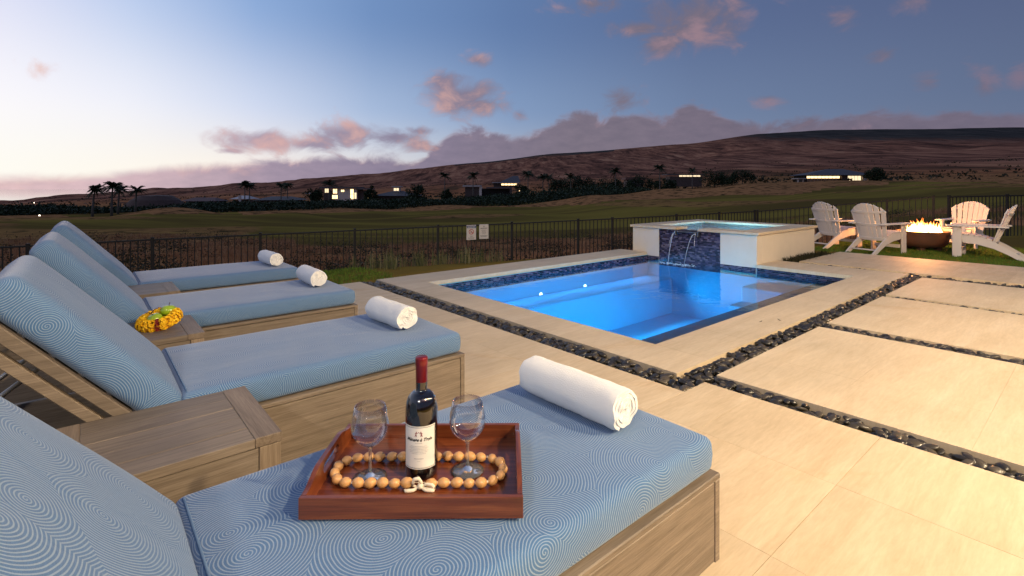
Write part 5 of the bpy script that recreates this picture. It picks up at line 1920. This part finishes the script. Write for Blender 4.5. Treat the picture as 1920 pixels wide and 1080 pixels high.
for (px, yt, r, lab_, cr, wd) in [
        (173, 346, 118, 'leftmost windblown coconut palm at the far left', .72, .8), (209, 339, 120, 'tallest coconut palm of the group at the far left', .76, .4), (221, 347, 124, 'coconut palm leaning right of the tallest at the far left', .66, .6), (254, 348, 125, 'rightmost small coconut palm beside the thatched hut', .62, .4),
        (459, 339, 172, 'left palm of the close pair over the grey gable roofs', .85, 0), (468, 341, 174, 'right palm of the close pair over the grey gable roofs', .85, 0),
        (527, 342, 176, 'left palm of the pair left of the lit white house', .8, 0), (539, 342, 180, 'right palm of the pair left of the lit white house', .8, 0), (617, 337, 168, 'palm standing in front of the lit white house', 1.0, 0),
        (834, 323, 172, 'palm with pale trunk near the centre above the hedge', .95, 0), (887, 322, 172, 'palm in front of the left wing of the lit window house', .95, 0),
        (990, 319, 170, 'palm directly right of the row of lit windows', 1.05, 0), (1018, 326, 174, 'left palm of the dim pair behind the hedge', .9, 0), (1029, 326, 178, 'right palm of the dim pair behind the hedge', .9, 0),
        (1070, 323, 166, 'palm rising among the dark bushy trees', 1.05, 0), (1154, 314, 165, 'palm with yellowish crown left of the low roofed house', .9, 0), (1237, 308, 168, 'palm with bare pale trunk standing over the orange mound', .9, 0), (1298, 314, 200, 'small palm in front of the low lit house', .7, 0)]:
    palm(px, yt, r, lab_, cr, wd)

# ================================================================== far houses
h_white = plain('house_white_wall', (.75, .62, .52), .8)
h_brown = plain('house_brown_wall', (.09, .06, .05), .8)
h_roof = plain('house_grey_roof', (.10, .085, .085), .8)
h_fascia = plain('house_pale_fascia', (.5, .42, .38), .7)
h_thatch = plain('thatch', (.085, .045, .032), .95, var=.2, scale=1.5, bmp=1, bscale=6)
h_dark = plain('house_dark_recess', (.02, .016, .014), .9)
class House:
    def __init__(s, px, r, label, cat='house', name='house'):
        s.P = ground_at(px, r); s.px = px
        s.a = math.atan((px - 960) / FX)
        s.t = empty(name, s.P, 0)
        tag(s.t, label, cat)
        s.k = s.P.y / FX        # metres per image pixel at this depth
    def X(s, px): return (px - s.px) * s.k
    def Z(s, py): return (1.2 - (py - 352) * s.k) - s.P.z
    def box(s, name, x0, x1, y0, y1, d0, d1, mat, parent=None):
        return boxobj(name, (s.X(x0), s.X(x1), d0, d1, s.Z(y1), s.Z(y0)), mat, parent or s.t)
    def window(s, x0, x1, y0, y1, d, n=1, mat=None, h=1):
        f = s.box('window', x0, x1, y0, y1, d - .06, d - .002, h_fascia)
        wd = (x1 - x0) / n; hd = (y1 - y0) / h
        for i in range(n):
            for j in range(h):
                s.box('pane', x0 + wd * i + .35, x0 + wd * (i + 1) - .35, y0 + hd * j + .3, y0 + hd * (j + 1) - .3, d - .09, d - .064, mat or window_glow, f)
        return f
    def hip(s, x0, x1, yb, xa0, xa1, yt, d0, d1, mat):
        bm = bmesh.new()
        zb, zt = s.Z(yb), s.Z(yt)
        b = [bm.verts.new(p) for p in ((s.X(x0), d0, zb), (s.X(x1), d0, zb), (s.X(x1), d1, zb), (s.X(x0), d1, zb))]
        m = (d0 + d1) / 2
        t_ = [bm.verts.new((s.X(xa0), m, zt)), bm.verts.new((s.X(xa1), m, zt))]
        for f in ((b[0], b[1], t_[1], t_[0]), (b[1], b[2], t_[1]), (b[2], b[3], t_[0], t_[1]), (b[3], b[0], t_[0]), (b[3], b[2], b[1], b[0])): bm.faces.new(f)
        bmesh.ops.recalc_face_normals(bm, faces=bm.faces)
        return obj('roof', bm, mat, s.t)
# lit white two storey house
H = House(640, 185, 'lit white two storey house with flat roofs left of centre')
H.box('wall', 605, 627, 357, 392, 1, 8, h_brown); H.box('wall', 627.2, 668, 353, 392, .5, 8, h_white); H.box('wall', 668.2, 684, 357, 392, 2, 8, h_brown)
H.box('roof', 600, 669, 350.4, 352.6, -.8, 9, h_roof); H.box('roof', 574, 586, 361.4, 363.6, -1, 4, h_fascia); H.box('roof', 667, 690, 353.4, 355.4, 0, 9, h_roof)
H.box('column', 583, 585, 363.8, 392, -.6, 0, h_fascia)
H.window(607, 615, 353.5, 361.5, 1, 2, window_glow2); H.window(623.5, 631.5, 354.2, 363, .45, 2, window_glow); H.window(622, 632.5, 365.5, 373, .45, 2, window_glow)
H.window(638.5, 645, 355.6, 360, .45, 2, window_glow); H.window(656, 662.5, 354.5, 373.5, .45, 1, window_glow, 2); H.window(663.5, 668, 361, 373, .45, 1, window_glow2)
H.window(686, 693, 366.5, 371.5, -1.5, 1, window_glow)
# small lit pavilion and long roof
H = House(742, 190, 'low grey roofed house with one small bright lit cupola window')
H.hip(700, 790, 367, 735, 752, 358, -3, 8, h_roof); H.box('wall', 706, 784, 367.2, 390, -1.5, 6, h_brown)
H.box('cupola', 736, 748, 351, 360, 1, 3, h_fascia); H.box('roof', 733, 751, 349.2, 350.8, .5, 4, h_fascia); H.window(737, 747, 352.5, 358, .95, 2, window_glow2)
# lit window row house
H = House(925, 180, 'flat roofed house with a row of lit clerestory windows at centre')
H.box('wall', 872, 898, 350.5, 390, 0, 6, h_brown); H.box('roof', 868, 900.5, 347, 350.3, -1, 8, h_fascia)
H.box('wall', 898.5, 903, 350.5, 390, -.3, 5, h_white); H.box('wall', 904, 958, 353.5, 390, 1.5, 8, h_dark)
H.box('roof', 912, 960, 350.8, 353.2, -.5, 9, h_roof); H.box('wall', 925, 970, 343.2, 350.6, 3, 9, h_brown)
H.window(939.5, 969.5, 343.9, 347.6, 2.9, 5, window_glow)
H.box('roof', 922, 973, 341.6, 343.0, 1.5, 10, h_fascia); H.hip(936, 976, 341.4, 962, 972, 329, 2, 10, h_roof)
H.box('column', 955.5, 960, 353.5, 390, -.4, .4, h_brown); H.window(973, 976, 356.5, 361, -.2, 1, window_glow); H.window(988, 991, 356, 360.5, -.2, 1, window_glow)
# low lit house behind trees
H = House(1287, 222, 'low house with a long lit strip partly hidden by dark trees')
H.box('wall', 1256, 1316, 331, 350, 0, 6, h_brown); H.box('roof', 1250, 1320, 326.4, 328, -1, 7, h_roof); H.window(1273, 1313, 328.3, 331.6, -.1, 6, window_glow2)
H = House(1187, 205, 'low reddish roofed house between the palms above the mound')
H.box('wall', 1176, 1206, 337, 355, 0, 6, h_brown); H.box('roof', 1172, 1209, 332.6, 336.8, -1, 7, plain('reddish_roof', (.16, .075, .055), .8)); H.window(1182, 1190, 341, 346, -.1, 2, plain('dull_pane', (.2, .2, .22), .3))
# long dark roofed house at right
H = House(1562, 232, 'long dark hip roofed house with a strip of lit windows at right')
H.hip(1503, 1632, 328.6, 1560, 1590, 316.5, -3, 9, h_roof); H.box('wall', 1510, 1624, 328.8, 350, 0, 8, h_dark)
H.window(1512, 1574, 330, 334.6, -.1, 9, window_glow); H.window(1589, 1614, 329.6, 338.6, -.1, 4, window_glow2); H.window(1513, 1574, 335.3, 341.5, -.1, 9, plain('dim_pane', (.25, .17, .10), .3))
H.box('wall', 1575, 1586, 329, 350, -1.2, 0, h_brown); H.box('wall', 1615, 1622, 329, 350, -1, 0, h_white); H.box('column', 1500, 1501.5, 336, 350, -2, -1.6, h_fascia); H.box('column', 1491, 1492.5, 336, 350, -2, -1.6, h_fascia); H.box('roof', 1489, 1504, 334.6, 335.8, -3, 2, h_fascia)
# thatched hut with pergola at left
H = House(292, 150, 'brown thatched roof hut at the left behind the golf course', 'hut', 'thatched_hut')
bm = bmesh.new()
prof = []
for (xx, yy) in ((296, 366), (318, 367), (331, 375), (340, 385), (343, 388)):
    prof.append(((xx - 292) * H.k, H.Z(yy)))
lathe(bm, [(0, prof[0][1] + .1)] + prof, 28)
bmesh.ops.recalc_face_normals(bm, faces=bm.faces)
for v in bm.verts: v.co.z += .12 * noise.noise(v.co * .9)
obj('thatched_roof', bm, h_thatch, H.t)
H.box('wall', 246, 336, 384, 400, -1, 3, h_brown)
H = House(234, 150, 'small open timber pergola between the palms and the thatched hut', 'pergola', 'pergola')
for x in (226, 234, 242): H.box('post', x - .7, x + .7, 381.5, 402, -.1, .1, h_brown)
H.box('beam', 224, 245, 379.6, 381.3, -.15, .15, h_brown)
H = House(448, 186, 'pair of pale grey gable roofs beside the close pair of palms', 'house')
H.hip(436, 470, 373, 447, 460, 367, -2, 6, h_fascia); H.hip(480, 560, 375, 500, 540, 368.5, -2, 8, h_roof); H.box('wall', 440, 555, 375.2, 395, 0, 5, h_brown); H.box('wall', 455, 459, 366, 380, -2.5, -2.1, h_fascia)
H = House(372, 190, 'long low house with a reddish roof line right of the thatched hut')
H.hip(345, 410, 377, 358, 398, 370.5, -2, 6, plain('red_brown_roof', (.13, .06, .05), .8)); H.box('wall', 348, 407, 377.2, 395, 0, 5, h_brown)

# distant single lamps
def spark(px, py, r, rad, label):
    a = math.atan((px - 960) / FX)
    y = r * math.cos(a)
    loc = Vector((r * math.sin(a), y, 1.2 - (py - 352) / FX * y))
    g = T(loc.x, loc.y)
    t = empty('lamp_post', (loc.x, loc.y, g), 0)
    tag(t, label, 'street lamp')
    bm = bmesh.new(); bmesh.ops.create_icosphere(bm, subdivisions=2, radius=rad)
    obj('bulb', bm, spark_m, t, loc=(0, 0, loc.z - g))
    if loc.z - g > .3:
        bm = bmesh.new(); tube(bm, [(0, 0, 0), (0, 0, loc.z - g - rad)], .04, 6)
        obj('post', bm, black_metal, t)
for (px, py, r, rad, lab_) in [(74, 404.5, 120, .14, 'lowest of the tiny lamps at the far left edge of the course'), (73, 393, 165, .11, 'middle tiny lamp above the lowest one at far left'), (64, 380.5, 420, .25, 'highest tiny white lamp at far left below the hill')]:
    spark(px, py, r, rad, lab_)
